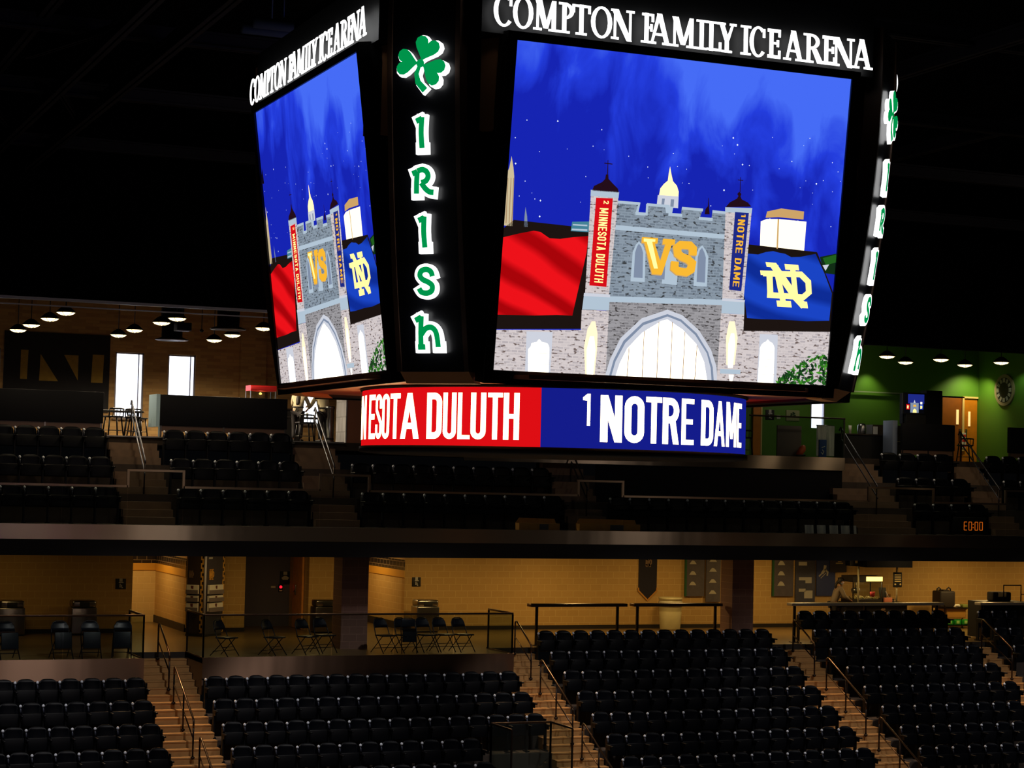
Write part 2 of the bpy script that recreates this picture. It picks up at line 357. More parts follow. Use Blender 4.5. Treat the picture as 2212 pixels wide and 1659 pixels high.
# balcony edge, steel strip, treads
b = MB(); b.box(-2, 50, 49.0, 49.3, 2.55, 2.95); struct('beam_balcony_edge', b, mat('black_fascia', (12, 10, 14), .7))
b = MB(); b.box(-2, 50, 48.96, 49.02, 2.95, 3.32); struct('trim_balcony_fascia', b, FASCIA)
b = MB()
b.box(-2, 50, 49.0, 50.5, 3.1, 3.31).box(-2, 50, 50.45, 51.4, 3.1, 4.07).box(-2, 50, 51.35, 52.3, 3.1, 4.83)
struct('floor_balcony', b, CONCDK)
UPAISLES = ((10.44, 11.93), (15.46, 16.88), (22.83, 24.2), (32.12, 34.35), (37.05, 38.3))
for a, c in UPAISLES:
    b = MB()
    for j, (yb, zb) in enumerate(((50.45, 3.31), (51.35, 4.07), (52.25, 4.83))):
        for k in (1, 2, 3): b.box(a+.1, c-.1, yb-.24*(4-k), yb, zb, zb+.19*k)
    struct('stairs_balcony', b, mat('worn_concrete', (128, 104, 84), .85, noise=(4, .12)))
b = MB(); b.box(-2, 50, 52.25, 62, 5.36, 5.58); struct('floor_club', b, mat('dark_carpet', (52, 42, 36), .95))
# club level: brick back wall with tall windows, ceiling, press-box block, green lounge
BRICK = blockmat('tan_brick', (206, 164, 104), (160, 116, 68), (190, 152, 100), 'X', .42, .1, .008, .8, -.35)
wins = ((7.95, 8.86, 6.3, 8.22), (12.28, 13.16, 6.25, 8.27), (13.9, 14.77, 6.25, 8.27), (18.1, 18.95, 6.25, 8.27))
b = MB(); xs = -2
for a, c, z0, z1 in wins:
    b.box(xs, a, 60, 60.3, 5.58, 10).box(a, c, 60, 60.3, 5.58, z0).box(a, c, 60, 60.3, z1, 10); xs = c
b.box(xs, 30, 60, 60.3, 5.58, 10).box(16.14, 16.95, 59.8, 60, 5.58, 10)
struct('wall_brick', b, BRICK)
DAY = emat('daylight_pane', (235, 240, 255), 3.5)
for a, c, z0, z1 in wins:
    b = MB(); b.box(a, c, 60.12, 60.16, z0, z1, 0)
    for q in ((a, a+.05), (c-.05, c), (c-.17, c-.14)): b.box(q[0], q[1], 60.04, 60.12, z0, z1, 1)
    b.box(a, c, 60.04, 60.12, z0, z0+.05, 1).box(a, c, 60.04, 60.12, z1-.05, z1, 1)
    b.box(a-.06, c+.06, 59.9, 60.04, z0-.05, z0, 2)
    o = struct('window_%d' % (wins.index((a, c, z0, z1))+1), b, [DAY, mat('grey_window_frame', (150, 150, 165), .4), mat('stone_sill', (120, 100, 80), .8)])
b = MB(); b.box(-2, 31, 48.6, 60.3, 9.95, 10.1).box(29.4, 50, 48.6, 56.3, 9.95, 10.1); struct('ceiling_club', b, mat('dark_ceiling', (13, 10, 8), .95, spec=.1))
b = MB(); b.box(-2, 17, 48.28, 48.42, 8.735, 8.8).box(-2, 17, 48.36, 48.42, 8.6, 8.63); struct('trim_ceiling_edge', b, mat('pale_grey_paint', (176, 172, 180), .5))
b = MB(); b.box(-12, 62, 48.42, 48.6, 8.8, 14.2); struct('wall_upper', b, mat('black_acoustic_wall', (4, 4, 6), .95, spec=.05))
b = MB(); b.box(-14, 62, 2, 49, 14, 14.2); struct('roof_arena', b, mat('roof_deck', (5, 5, 7), .95, spec=.05))
b = MB(); b.box(17.2, 29.45, 52.36, 53.2, 5.58, 10); struct('wall_press_box', b, mat('ring_glow_red_brown', (150, 92, 64), .7))  # red-brown of the message ring's light put into the wall colour
b = MB(); b.box(17.17, 17.2, 52.34, 53.22, 5.58, 10); struct('trim_grey_block_end', b, blockmat('grey_block', (176, 176, 182), (168, 168, 176), (150, 150, 156), 'Y', .3, .42, .02))
GREEN = mat('green_wall_paint', (84, 134, 32), .6)
b = MB(); b.box(29.4, 34.4, 56, 56.2, 5.58, 10).box(34.9, 39.55, 56, 56.2, 5.58, 10).box(39.55, 41.05, 56, 56.2, 7.85, 10).box(34.4, 34.9, 56, 56.2, 7.72, 10).box(34.4, 34.9, 56, 56.2, 5.58, 6.6)
b.box(41.05, 41.25, 48.6, 56.2, 5.58, 10)
struct('wall_green', b, GREEN)
b = MB(); b.box(34.4, 34.9, 56.1, 56.14, 6.6, 7.72, 0).box(34.38, 34.42, 55.98, 56.1, 6.6, 7.72, 1).box(34.88, 34.92, 55.98, 56.1, 6.6, 7.72, 1); struct('window_5', b, [DAY, mat('grey_window_frame')])
# roof steel seen in the dark above
STEELDK = mat('dark_roof_steel', (34, 32, 37), .7, spec=.2)
def beam(p0, p1, h=.28, w=.2):
    b = MB(); p0, p1 = Vector(p0), Vector(p1); d = (p1-p0); L = d.length; d.normalize()
    M = Matrix.Translation(p0) @ d.to_track_quat('X', 'Z').to_matrix().to_4x4()
    b.box(0, L, -w/2, w/2, -h/2, -h/2+.04, 0, M).box(0, L, -w/2, w/2, h/2-.04, h/2, 0, M).box(0, L, -.02, .02, -h/2, h/2, 0, M)
    struct('beam_roof', b, STEELDK)
for x, z in ((5.6, 12.6), (6.55, 12.0), (7.62, 12.0), (19.6, 12.0), (26.5, 12.6)): beam((x, 18, z), (x, 48.3, z))
for y, z in ((27, 12.15), (34.5, 12.4), (39, 12.15), (45.2, 12.1)): beam((-6, y, z), (44, y, z))
for y0, y1, x0, x1 in ((38.5, 42, 6.55, 7.62), (33, 36, 6.55, 5.6), (44, 41, 6.55, 5.6)): beam((x0, y0, 12.1), (x1, y1, 12.1), .12, .1)
PIPEM = mat('blue_grey_pipe', (92, 100, 120), .5)
for k, (y, z) in enumerate(((30.6, 11.9), (31.3, 11.95))):
    b = MB(); b.cyl((8.3, y, z), (12.0, y, z), .09, n=12)
    for x in (8.8, 10.2, 11.6): b.cyl((x, y, z), (x, y, 14), .012, n=6)
    solo('duct_pipe', b, PIPEM, ('upper', 'lower')[1-k]+' blue grey pipe of the pair hung under the dark roof', 'pipe')

# ================================================================== SCOREBOARD
import numpy as np
SX, SY = 11.218, 24.999
sb = thing('scoreboard', 'four-sided hanging video scoreboard with lit arena lettering and a round message ring below', 'scoreboard', (SX, SY, 5.0))
SW_, SH_, STOP, TILT = 4.602, 3.891, 9.818, .128
H4 = [((1116, 87), (0, 0)), ((1839, 170), (1, 0)), ((1782, 833), (1, 1)), ((1064, 799), (0, 1))]
A_, B_ = [], []
for (x, y), (u, v) in H4:
    A_ += [[x, y, 1, 0, 0, 0, -u*x, -u*y], [0, 0, 0, x, y, 1, -v*x, -v*y]]; B_ += [u, v]
HH = np.append(np.linalg.solve(np.array(A_, float), np.array(B_, float)), 1).reshape(3, 3)
def uv(x, y):
    q = HH @ np.array([x, y, 1.0]); return min(1, max(0, q[0]/q[2])), min(1, max(0, q[1]/q[2]))
def a4(x, y): return (1040+x/3.073, 320+y/3.073)      # two drawing grids of the programme picture
def a5(x, y): return (1500+x/3.073, 320+y/3.073)
SKY = bpy.data.materials.new('screen_night_sky'); SKY.use_nodes = True
nt = SKY.node_tree; nt.nodes.clear(); N = nt.nodes.new; Lk = nt.links.new
def math_(op, a, b_=None, clamp=False):
    n = N('ShaderNodeMath'); n.operation = op; n.use_clamp = clamp
    for i, q in enumerate((a, b_)):
        if q is None: continue
        if isinstance(q, (int, float)): n.inputs[i].default_value = q
        else: Lk(q, n.inputs[i])
    return n.outputs[0]
tc = N('ShaderNodeTexCoord'); sx = N('ShaderNodeSeparateXYZ'); Lk(tc.outputs['Object'], sx.inputs[0])
mp = N('ShaderNodeMapping'); mp.inputs['Scale'].default_value = (1.3, 1, .6); mp.inputs['Location'].default_value = (2.3, 0, 1.1); Lk(tc.outputs['Object'], mp.inputs[0])
nz = N('ShaderNodeTexNoise'); nz.inputs['Scale'].default_value = 1.5; nz.inputs['Detail'].default_value = 6; nz.inputs['Distortion'].default_value = .5; Lk(mp.outputs[0], nz.inputs[0])
edge = math_('ADD', math_('MULTIPLY', sx.outputs['Z'], .75), math_('MULTIPLY', sx.outputs['X'], .26))      # cloud bank, deeper to one side
fac = math_('ADD', math_('ADD', edge, 1.0), math_('MULTIPLY', math_('SUBTRACT', nz.outputs['Fac'], .5), 2.6), True)
cr = N('ShaderNodeValToRGB'); cr.color_ramp.elements[0].color = lin((22, 36, 178)); cr.color_ramp.elements[1].color = lin((70, 108, 246))
e2 = cr.color_ramp.elements.new(.5); e2.color = lin((36, 62, 222))
Lk(fac, cr.inputs[0]); em = N('ShaderNodeEmission'); Lk(cr.outputs[0], em.inputs[0]); em.inputs[1].default_value = 1.0
ot = N('ShaderNodeOutputMaterial'); Lk(em.outputs[0], ot.inputs[0])
def stonemat(name, c1, c2, dark, s=1.0):
    m = bpy.data.materials.new(name); m.use_nodes = True; t = m.node_tree; t.nodes.clear()
    o = t.nodes.new('ShaderNodeOutputMaterial'); e = t.nodes.new('ShaderNodeEmission'); tcn = t.nodes.new('ShaderNodeTexCoord'); sp = t.nodes.new('ShaderNodeSeparateXYZ'); cb = t.nodes.new('ShaderNodeCombineXYZ')
    t.links.new(tcn.outputs['Object'], sp.inputs[0]); t.links.new(sp.outputs['X'], cb.inputs['X']); t.links.new(sp.outputs['Z'], cb.inputs['Y'])
    br = t.nodes.new('ShaderNodeTexBrick'); br.inputs['Scale'].default_value = 1; br.inputs['Brick Width'].default_value = .085; br.inputs['Row Height'].default_value = .034; br.inputs['Mortar Size'].default_value = .006
    br.inputs['Color1'].default_value = lin(c1); br.inputs['Color2'].default_value = lin(c2); br.inputs['Mortar'].default_value = lin(c1)
    mq = t.nodes.new('ShaderNodeMapping'); mq.inputs['Scale'].default_value = (14, 34, 1); nz_ = t.nodes.new('ShaderNodeTexNoise'); nz_.inputs['Scale'].default_value = 1; nz_.inputs['Detail'].default_value = 1
    rp = t.nodes.new('ShaderNodeValToRGB'); rp.color_ramp.elements[0].position = .33; rp.color_ramp.elements[0].color = (1, 1, 1, 1); rp.color_ramp.elements[1].position = .40; rp.color_ramp.elements[1].color = (0, 0, 0, 1)
    mx = t.nodes.new('ShaderNodeMix'); mx.data_type = 'RGBA'; mx.inputs['B'].default_value = lin(dark)
    t.links.new(cb.outputs[0], br.inputs['Vector']); t.links.new(cb.outputs[0], mq.inputs[0]); t.links.new(mq.outputs[0], nz_.inputs['Vector']); t.links.new(nz_.outputs['Fac'], rp.inputs[0])
    t.links.new(rp.outputs[0], mx.inputs['Factor']); t.links.new(br.outputs['Color'], mx.inputs['A']); t.links.new(mx.outputs['Result'], e.inputs[0]); e.inputs[1].default_value = s; t.links.new(e.outputs[0], o.inputs[0]); return m
def foldmat(name, c1, c2, ang):
    m = bpy.data.materials.new(name); m.use_nodes = True; t = m.node_tree; t.nodes.clear()
    o = t.nodes.new('ShaderNodeOutputMaterial'); e = t.nodes.new('ShaderNodeEmission'); tcn = t.nodes.new('ShaderNodeTexCoord'); mq = t.nodes.new('ShaderNodeMapping'); mq.inputs['Rotation'].default_value = (0, R(ang), 0)
    w_ = t.nodes.new('ShaderNodeTexWave'); w_.inputs['Scale'].default_value = .75; w_.inputs['Distortion'].default_value = 3; w_.inputs['Detail'].default_value = 1
    rp = t.nodes.new('ShaderNodeValToRGB'); rp.color_ramp.elements[0].color = lin(c1); rp.color_ramp.elements[1].color = lin(c2); rp.color_ramp.elements[0].position = .1; rp.color_ramp.elements[1].position = .7
    t.links.new(tcn.outputs['Object'], mq.inputs[0]); t.links.new(mq.outputs[0], w_.inputs[0]); t.links.new(w_.outputs['Fac'], rp.inputs[0]); t.links.new(rp.outputs[0], e.inputs[0]); t.links.new(e.outputs[0], o.inputs[0]); return m
E_ = {'sky': SKY, 'star': emat('screen_star', (225, 235, 255), 1.2), 'stoneblue': stonemat('screen_blue_stone', (140, 154, 168), (108, 120, 134), (62, 66, 70)),
      'stone': stonemat('screen_grey_stone', (158, 156, 160), (122, 120, 124), (66, 62, 62)), 'stonelight': stonemat('screen_pale_stone', (214, 204, 204), (180, 172, 176), (112, 96, 92)),
      'trim': emat('screen_stone_trim', (178, 196, 212)), 'trimlt': emat('screen_pale_trim', (206, 210, 222)), 'dark': emat('screen_dark_roof', (28, 20, 17)), 'dome': emat('screen_dark_dome', (36, 14, 26)),
      'red': foldmat('screen_red_flag', (168, 4, 10), (238, 18, 26), 62), 'redb': emat('screen_red_banner', (214, 14, 24)), 'blueb': emat('screen_navy_banner', (30, 42, 132)), 'blue': foldmat('screen_blue_flag', (14, 44, 150), (26, 68, 196), 75),
      'gold': emat('screen_gold', (250, 186, 52), 1.0), 'goldlt': emat('screen_light_gold', (255, 226, 140), 1.5), 'glow': emat('screen_window_glow', (255, 244, 214), 3.0), 'warm': emat('screen_warm_spill', (255, 226, 190), 1.3),
      'spire': emat('screen_beige_spire', (206, 190, 152)), 'grey': emat('screen_grey_blue', (128, 142, 166)), 'tan': emat('screen_tan_block', (206, 164, 104)), 'lit': emat('screen_lit_block', (255, 240, 205), 1.6),
      'dometop': emat('screen_gold_dome', (255, 214, 150), 1.9), 'green': emat('screen_leaf_green', (34, 96, 30)), 'greenlt': emat('screen_bright_leaf', (70, 150, 40)), 'greendk': emat('screen_dark_leaf', (18, 46, 22)), 'line': emat('screen_mullion', (150, 104, 62)), 'teal': emat('screen_teal_roof', (70, 130, 150)), 'black': emat('screen_black', (6, 6, 10))}
EK = list(E_); ART = MB()
def art(key, pts, layer, grid=None):
    q = [uv(*(grid(*p) if grid else p)) for p in pts]
    ART.prism([((u-.5)*SW_, -v*SH_) for u, v in q], lambda x, z, d: (x, -d, z), layer*.0014, layer*.0014, EK.index(key))
def arts(key, polys, layer, grid): [art(key, p, layer, grid) for p in polys]
art('sky', [p for p, _ in H4], 0)
rs = random.Random(3)
for k in range(70):
    x = rs.uniform(1090, 1825); y = rs.uniform(255, 470)+(x-1100)*.06; s = rs.choice((.7, .8, 1.0, 1.2, 1.9))
    art('star', [(x-s, y), (x, y-s*1.2), (x+s, y), (x, y+s*1.2)], 1)
# hidden-behind things first
art('spire', [(145, 515), (165, 170), (185, 130), (200, 55), (212, 130), (217, 190), (205, 520)], 2, a4)
for x in (160, 180, 198): art('line', [(x, 500), (x+14, 200), (x+17, 200), (x+4, 500)], 3, a4)
art('grey', [(281, 525), (285, 455), (292, 392), (302, 455), (306, 525)], 2, a4)
art('dark', [(60, 530), (215, 478), (600, 520), (760, 560), (760, 1200), (60, 1200)], 2, a4)
art('teal', [(600, 490), (725, 488), (725, 560), (590, 552)], 3, a4); art('trim', [(605, 505), (700, 510), (700, 520), (603, 514)], 4, a4); art('trim', [(598, 535), (700, 540), (700, 552), (596, 546)], 4, a4)
art('stonelight', [(40, 1203), (700, 1208), (700, 1530), (40, 1530)], 3, a4)
art('trimlt', [(298, 1217), (470, 1222), (452, 1520), (284, 1520)], 4, a4)
art('glow', [(304, 1520), (308, 1335), (326, 1315), (330, 1295), (365, 1287), (380, 1268), (398, 1287), (434, 1296), (444, 1312), (448, 1335), (440, 1520)], 5, a4)
for y in (1360, 1430): art('line', [(306, y), (446, y+3), (446, y+5), (306, y+2)], 6, a4)
art('red', [(70, 590), (250, 568), (345, 550), (390, 558), (450, 600), (520, 604), (610, 592), (708, 585), (694, 700), (660, 850), (600, 1113), (500, 1108), (350, 1112), (70, 1104)], 4, a4)
# keep wall
art('stoneblue', [(870, 350), (1046, 362), (1024, 428), (1090, 433), (1096, 368), (1244, 380), (1240, 440), (1320, 446), (1328, 390), (1466, 404), (1446, 464), (1524, 470), (1530, 414), (1660, 424), (1630, 1030), (820, 1010)], 4, a4)
art('stone', [(830, 1000), (1640, 1040), (1620, 1560), (800, 1530)], 4, a4)
for q in ([(885, 348), (1046, 360), (1044, 378), (885, 366)], [(1096, 366), (1246, 378), (1244, 396), (1095, 384)], [(1328, 390), (1468, 402), (1466, 420), (1326, 408)], [(1530, 412), (1640, 422), (1640, 440), (1530, 430)], [(1040, 362), (1052, 362), (1036, 440), (1018, 436)], [(1018, 424), (1100, 430), (1100, 450), (1018, 444)], [(1090, 370), (1104, 370), (1100, 440), (1086, 436)], [(1238, 430), (1330, 436), (1328, 456), (1236, 450)], [(1440, 456), (1532, 464), (1530, 484), (1438, 476)],
          [(855, 508), (1640, 576), (1640, 606), (855, 540)], [(835, 984), (1640, 1008), (1640, 1044), (835, 1022)]): art('trim', q, 5, a4)
art('dome', [(1478, 440), (1484, 405), (1500, 385), (1503, 330), (1506, 330), (1508, 390), (1512, 440)], 3, a4)
# gothic doorway
gp = [(815, 1530), (850, 1400), (920, 1260), (1060, 1130), (1230, 1073), (1330, 1110), (1440, 1210), (1520, 1340), (1555, 1450), (1560, 1560)]
art('trimlt', gp, 5, a4); art('grey', [(842, 1530), (872, 1408), (938, 1280), (1066, 1158), (1230, 1102), (1322, 1138), (1424, 1230), (1500, 1355), (1530, 1455), (1535, 1560)], 6, a4)
art('trimlt', [(856, 1530), (886, 1414), (950, 1294), (1070, 1176), (1230, 1118), (1316, 1152), (1414, 1242), (1490, 1362), (1516, 1460), (1520, 1560)], 7, a4)
art('glow', [(884, 1540), (912, 1430), (962, 1330), (1062, 1225), (1190, 1147), (1230, 1138), (1330, 1205), (1420, 1300), (1472, 1420), (1490, 1560)], 8, a4)
for x, y in ((975, 1320), (1075, 1215), (1172, 1155), (1262, 1155), (1345, 1220), (1425, 1310)): art('line', [(x-2, y), (x+2, y), (x-14, 1545), (x-19, 1545)], 9, a4)
# niches and VS
for q in ([(985, 885), (1000, 690), (1022, 640), (1042, 618), (1068, 645), (1086, 690), (1080, 890)], [(1192, 900), (1212, 740), (1250, 680), (1290, 740), (1302, 790), (1292, 910)], [(1403, 915), (1416, 720), (1438, 665), (1462, 645), (1486, 680), (1502, 722), (1492, 920)]):
    art('trim', q, 5, a4); cx_ = sum(p[0] for p in q)/7; cy_ = sum(p[1] for p in q)/7
    art('grey', [(cx_+(x-cx_)*.62, cy_+(y-cy_)*.84) for x, y in q], 6, a4)
VSP = [[(1062, 590), (1168, 597), (1164, 634), (1146, 634), (1182, 750), (1216, 640), (1198, 638), (1202, 601), (1282, 607), (1278, 642), (1258, 642), (1192, 842), (1128, 836), (1078, 630), (1060, 628)]]
SP = stroke([(1398, 712), (1400, 668), (1378, 645), (1318, 642), (1294, 662), (1300, 702), (1326, 722), (1366, 738), (1394, 764), (1386, 806), (1356, 824), (1300, 816), (1276, 796), (1280, 752)], 52)
arts('tan', [[(x-5, y+6) for x, y in p] for p in VSP+SP], 7, a4); arts('gold', VSP+SP, 8, a4)
art('goldlt', [(1072, 600), (1150, 606), (1148, 622), (1128, 622), (1166, 800), (1140, 800), (1092, 622), (1072, 620)], 9, a4)
# gold dome
art('trimlt', [(1160, 384), (1168, 312), (1306, 318), (1302, 400)], 3, a4); art('grey', [(1190, 385), (1196, 335), (1214, 336), (1208, 385)], 4, a4); art('grey', [(1250, 390), (1254, 340), (1276, 341), (1272, 390)], 4, a4)
art('dometop', [(1176, 312), (1184, 268), (1208, 238), (1234, 216), (1240, 170), (1249, 122), (1258, 175), (1268, 220), (1294, 250), (1306, 290), (1304, 320)], 4, a4); art('trim', [(1214, 385), (1222, 430), (1262, 432), (1270, 390)], 5, a4)
# towers: left in grid a4, right in grid a5
art('stonelight', [(724, 285), (908, 297), (842, 975), (684, 968)], 6, a4); art('trim', [(722, 278), (910, 292), (906, 332), (720, 318)], 7, a4)
art('dome', [(730, 284), (744, 252), (798, 226), (818, 205), (822, 176), (838, 176), (840, 205), (872, 240), (902, 270), (908, 296)], 7, a4)
art('dome', [(830, 180), (834, 80), (838, 80), (836, 180)], 7, a4); art('dome', [(812, 98), (866, 104), (866, 110), (812, 104)], 7, a4)
art('trim', [(678, 962), (848, 972), (842, 1078), (664, 1072)], 7, a4); art('trimlt', [(676, 962), (850, 972), (848, 992), (674, 982)], 8, a4)
art('stonelight', [(662, 1074), (842, 1080), (818, 1530), (640, 1530)], 6, a4); art('warm', [(682, 1530), (676, 1320), (700, 1200), (728, 1150), (752, 1150), (766, 1230), (764, 1330), (744, 1530)], 7, a4); art('glow', [(692, 1530), (694, 1340), (716, 1250), (742, 1250), (752, 1340), (734, 1530)], 8, a4)
BL4 = ((757, 330), (868, 335), (825, 922), (712, 912)); art('redb', BL4, 8, a4)
art('stonelight', [(203, 398), (378, 402), (322, 1004), (180, 1000)], 6, a5); art('trim', [(200, 392), (380, 398), (376, 432), (200, 426)], 7, a5)
art('dome', [(203, 392), (230, 360), (278, 335), (288, 318), (280, 304), (294, 288), (308, 304), (302, 320), (310, 340), (350, 360), (374, 388)], 7, a5)
art('dome', [(297, 292), (301, 192), (305, 192), (302, 292)], 7, a5); art('dome', [(284, 208), (320, 212), (320, 217), (284, 213)], 7, a5)
art('trim', [(180, 996), (328, 1008), (326, 1105), (174, 1096)], 7, a5); art('trimlt', [(178, 996), (330, 1008), (328, 1024), (178, 1014)], 8, a5)
art('stonelight', [(172, 1098), (326, 1105), (300, 1580), (140, 1580)], 6, a5); art('warm', [(206, 1440), (204, 1260), (226, 1150), (262, 1150), (282, 1260), (262, 1440)], 7, a5); art('glow', [(216, 1460), (220, 1300), (238, 1230), (258, 1230), (264, 1300), (248, 1460)], 8, a5)
art('trim', [(165, 1466), (300, 1472), (298, 1502), (163, 1496)], 9, a5); art('glow', [(222, 1504), (256, 1506), (244, 1560), (226, 1560)], 9, a5)
BR4 = ((265, 424), (357, 430), (306, 950), (225, 940)); art('blueb', BR4, 8, a5)
def banner_text(txt, quad, grid, key, y0=.26, y1=.78, pad=.03):
    (ax, ay), (bx, by), (cx_, cy_), (dx, dy) = quad; adv = []; X = 0
    for k, ch in enumerate(txt):
        w_ = {'I': .22, ' ': .2, 'M': .66, '1': .3}.get(ch, .5); adv.append((ch, X, w_)); X += w_+.12
    for ch, x0, w_ in adv:
        if ch == ' ': continue
        sc_ = .6 if ch in '12' else 1
        for poly in sans(ch, w_, .16):
            pts = []
            for x, y in poly:
                q = pad+(1-2*pad)*(x0+x*(1 if sc_ == 1 else .8))/X; p_ = y0+(y1-y0)*((1-sc_)+y*sc_)
                lx, ly = ax+(dx-ax)*q, ay+(dy-ay)*q; rx, ry = bx+(cx_-bx)*q, by+(cy_-by)*q
                pts.append((lx+(rx-lx)*p_, ly+(ry-ly)*p_))
            art(key, pts, 9, grid)
banner_text('2 MINNESOTA DULUTH', BL4, a4, 'goldlt'); banner_text('1NOTRE DAME', BR4, a5, 'gold')
# right-hand side of the picture
art('lit', [(438, 486), (478, 470), (556, 470), (742, 488), (726, 684), (432, 664)], 2, a5); art('tan', [(470, 462), (480, 420), (575, 400), (726, 420), (722, 474), (555, 458)], 3, a5); art('tan', [(550, 470), (560, 470), (552, 668), (542, 668)], 3, a5)
art('dark', [(330, 636), (812, 690), (852, 790), (930, 960), (930, 1222), (300, 1216)], 3, a5)
art('greendk', [(830, 722), (880, 712), (940, 700), (940, 840), (862, 830)], 2, a5); art('green', [(850, 730), (940, 706), (940, 760), (870, 775)], 3, a5); art('trimlt', [(848, 778), (892, 772), (868, 814)], 4, a5)
art('blue', [(346, 700), (420, 706), (470, 690), (520, 684), (560, 694), (600, 702), (640, 724), (700, 722), (760, 710), (802, 702), (860, 830), (910, 965), (892, 1146), (740, 1150), (600, 1140), (440, 1136), (345, 1128), (324, 960)], 4, a5)
ND = stroke([(452, 832), (702, 838), (752, 888), (756, 958), (718, 990), (478, 974)], 38)+stroke([(494, 835), (500, 975)], 40)+stroke([(520, 776), (668, 990), (724, 1050)], 46)+stroke([(535, 780), (590, 1045)], 36)+stroke([(648, 792), (668, 985)], 34)+[[(468, 756), (538, 762), (545, 794), (476, 788)], [(594, 768), (686, 776), (692, 812), (600, 806)], [(540, 1012), (636, 1016), (642, 1058), (546, 1052)], [(690, 1014), (744, 1020), (750, 1064), (700, 1062)], [(432, 812), (520, 816), (524, 846), (436, 842)]]
arts('goldlt', ND, 6, a5)
art('stonelight', [(300, 1212), (930, 1222), (930, 1600), (280, 1600)], 3, a5)
art('trimlt', [(430, 1234), (550, 1240), (536, 1600), (406, 1600)], 4, a5)
art('glow', [(412, 1600), (432, 1325), (442, 1305), (456, 1292), (470, 1286), (483, 1270), (496, 1286), (512, 1294), (522, 1310), (527, 1328), (516, 1600)], 5, a5)
for y in (1350, 1400, 1450, 1500): art('line', [(430, y), (524, y+4), (524, y+6), (430, y+2)], 6, a5)
for k in range(190):
    x = rs.uniform(545, 880); top = 1540-150*max(0, min(1, (x-560)/220))-rs.uniform(0, 25); y = rs.uniform(top, 1585); s = rs.uniform(8, 19); an = rs.uniform(0, PI)
    art(rs.choice(('green', 'greendk', 'greendk', 'green', 'greenlt')), [(x+s*1.5*math.cos(an), y+s*1.5*math.sin(an)), (x-s*.6*math.sin(an), y+s*.6*math.cos(an)), (x-s*1.5*math.cos(an), y-s*1.5*math.sin(an)), (x+s*.6*math.sin(an), y-s*.6*math.cos(an))], 6, a5)
FRAMEM = mat('matte_black_housing', (7, 7, 9), .55); TANM = mat('tan_speaker_cloth', (226, 160, 104), .8)
fm = MB()
for x0, x1, z0, z1 in ((-2.42, -2.3, -4.05, .1), (2.3, 2.42, -4.05, .1), (-2.42, 2.42, 0, .1), (-2.42, 2.42, -4.05, -SH_)): fm.box(x0, x1, -.03, .12, z0, z1)
fm.box(-2.42, 2.42, .02, .25, -4.05, .1)
scr0 = None
for th, ap in ((0, 3.827), (-90, 3.740), (90, 3.740), (180, 3.827)):
    n = Vector((math.sin(R(th)), -math.cos(R(th)), 0))
    loc = Vector((SX, SY, STOP))+n*ap - Vector((SX, SY, 5.0))
    f = fm.build('screen_frame', [FRAMEM]) if scr0 is None else bpy.data.objects.new('screen_frame', frame_me)
    if scr0 is None: frame_me = f.data
    else: COL.objects.link(f)
    f.parent = sb; f.location = loc; f.rotation_euler = (TILT, 0, R(th))
    if th == 90: continue
    s = ART.build('video_screen', [E_[k] for k in EK]) if scr0 is None else bpy.data.objects.new('video_screen', scr0.data)
    if scr0 is None: scr0 = s
    else: COL.objects.link(s)
    s.parent = sb; s.location = loc-n*0; s.rotation_euler = (TILT, 0, R(th))
    s['label'] = 'lit video screen showing a stone gateway under a blue night sky with VS between two flags'
# header lettering on each visible side
HDR = [('C', 142, 238), ('O', 235, 340), ('M', 335, 462), ('P', 455, 535), ('T', 520, 615), ('O', 610, 718), ('N', 708, 822), ('F', 850, 918), ('A', 888, 1000), ('M', 992, 1118), ('I', 1120, 1165), ('L', 1160, 1240), ('Y', 1215, 1310), ('I', 1328, 1378), ('C', 1368, 1448), ('E', 1450, 1522), ('A', 1533, 1632), ('R', 1625, 1722), ('E', 1712, 1784), ('N', 1765, 1872), ('A', 1860, 1957)]
LIT = emat('white_lit_letter', (255, 255, 255), 2.2)
hm = MB()
for ch, x0, x1 in HDR:
    g = lambda x: (lambda t: -2.61+5.22*(t-.09*t*(1-t)))((x-142)/1815)
    u0, u1 = g(x0)+.008, g(x1)-.012; hh = .365
    for poly in serif(ch, (u1-u0)/hh): hm.prism(poly, lambda x, y, d: (u0+x*hh, -d, y*hh), .0, .01, 0)
hl = None
for th, ap in ((0, 3.83), (-90, 3.745), (90, 3.745)):
    n = Vector((math.sin(R(th)), -math.cos(R(th)), 0))
    b = MB(); Mz = Matrix.Translation((SX, SY, 0)) @ Matrix.Rotation(R(th), 4, 'Z')
    b.box(-2.7, 2.7, -ap+.12, -ap+.5, 9.9, 10.75, 0, Mz); b.build('header_board', FRAMEM, sb)
    o = hm.build('arena_lettering', LIT) if hl is None else bpy.data.objects.new('arena_lettering', hl.data)
    if hl is None: hl = o
    else: COL.objects.link(o)
    if th == 90: o.data = o.data.copy(); o.data.transform(Matrix.Diagonal((1, 8, 1, 1)))
    o.parent = sb; o.location = n*ap+Vector((0, 0, 9.965-5.0)); o.rotation_euler = (0, 0, R(th)); o['label'] = 'white glowing capitals reading COMPTON FAMILY ICE ARENA'
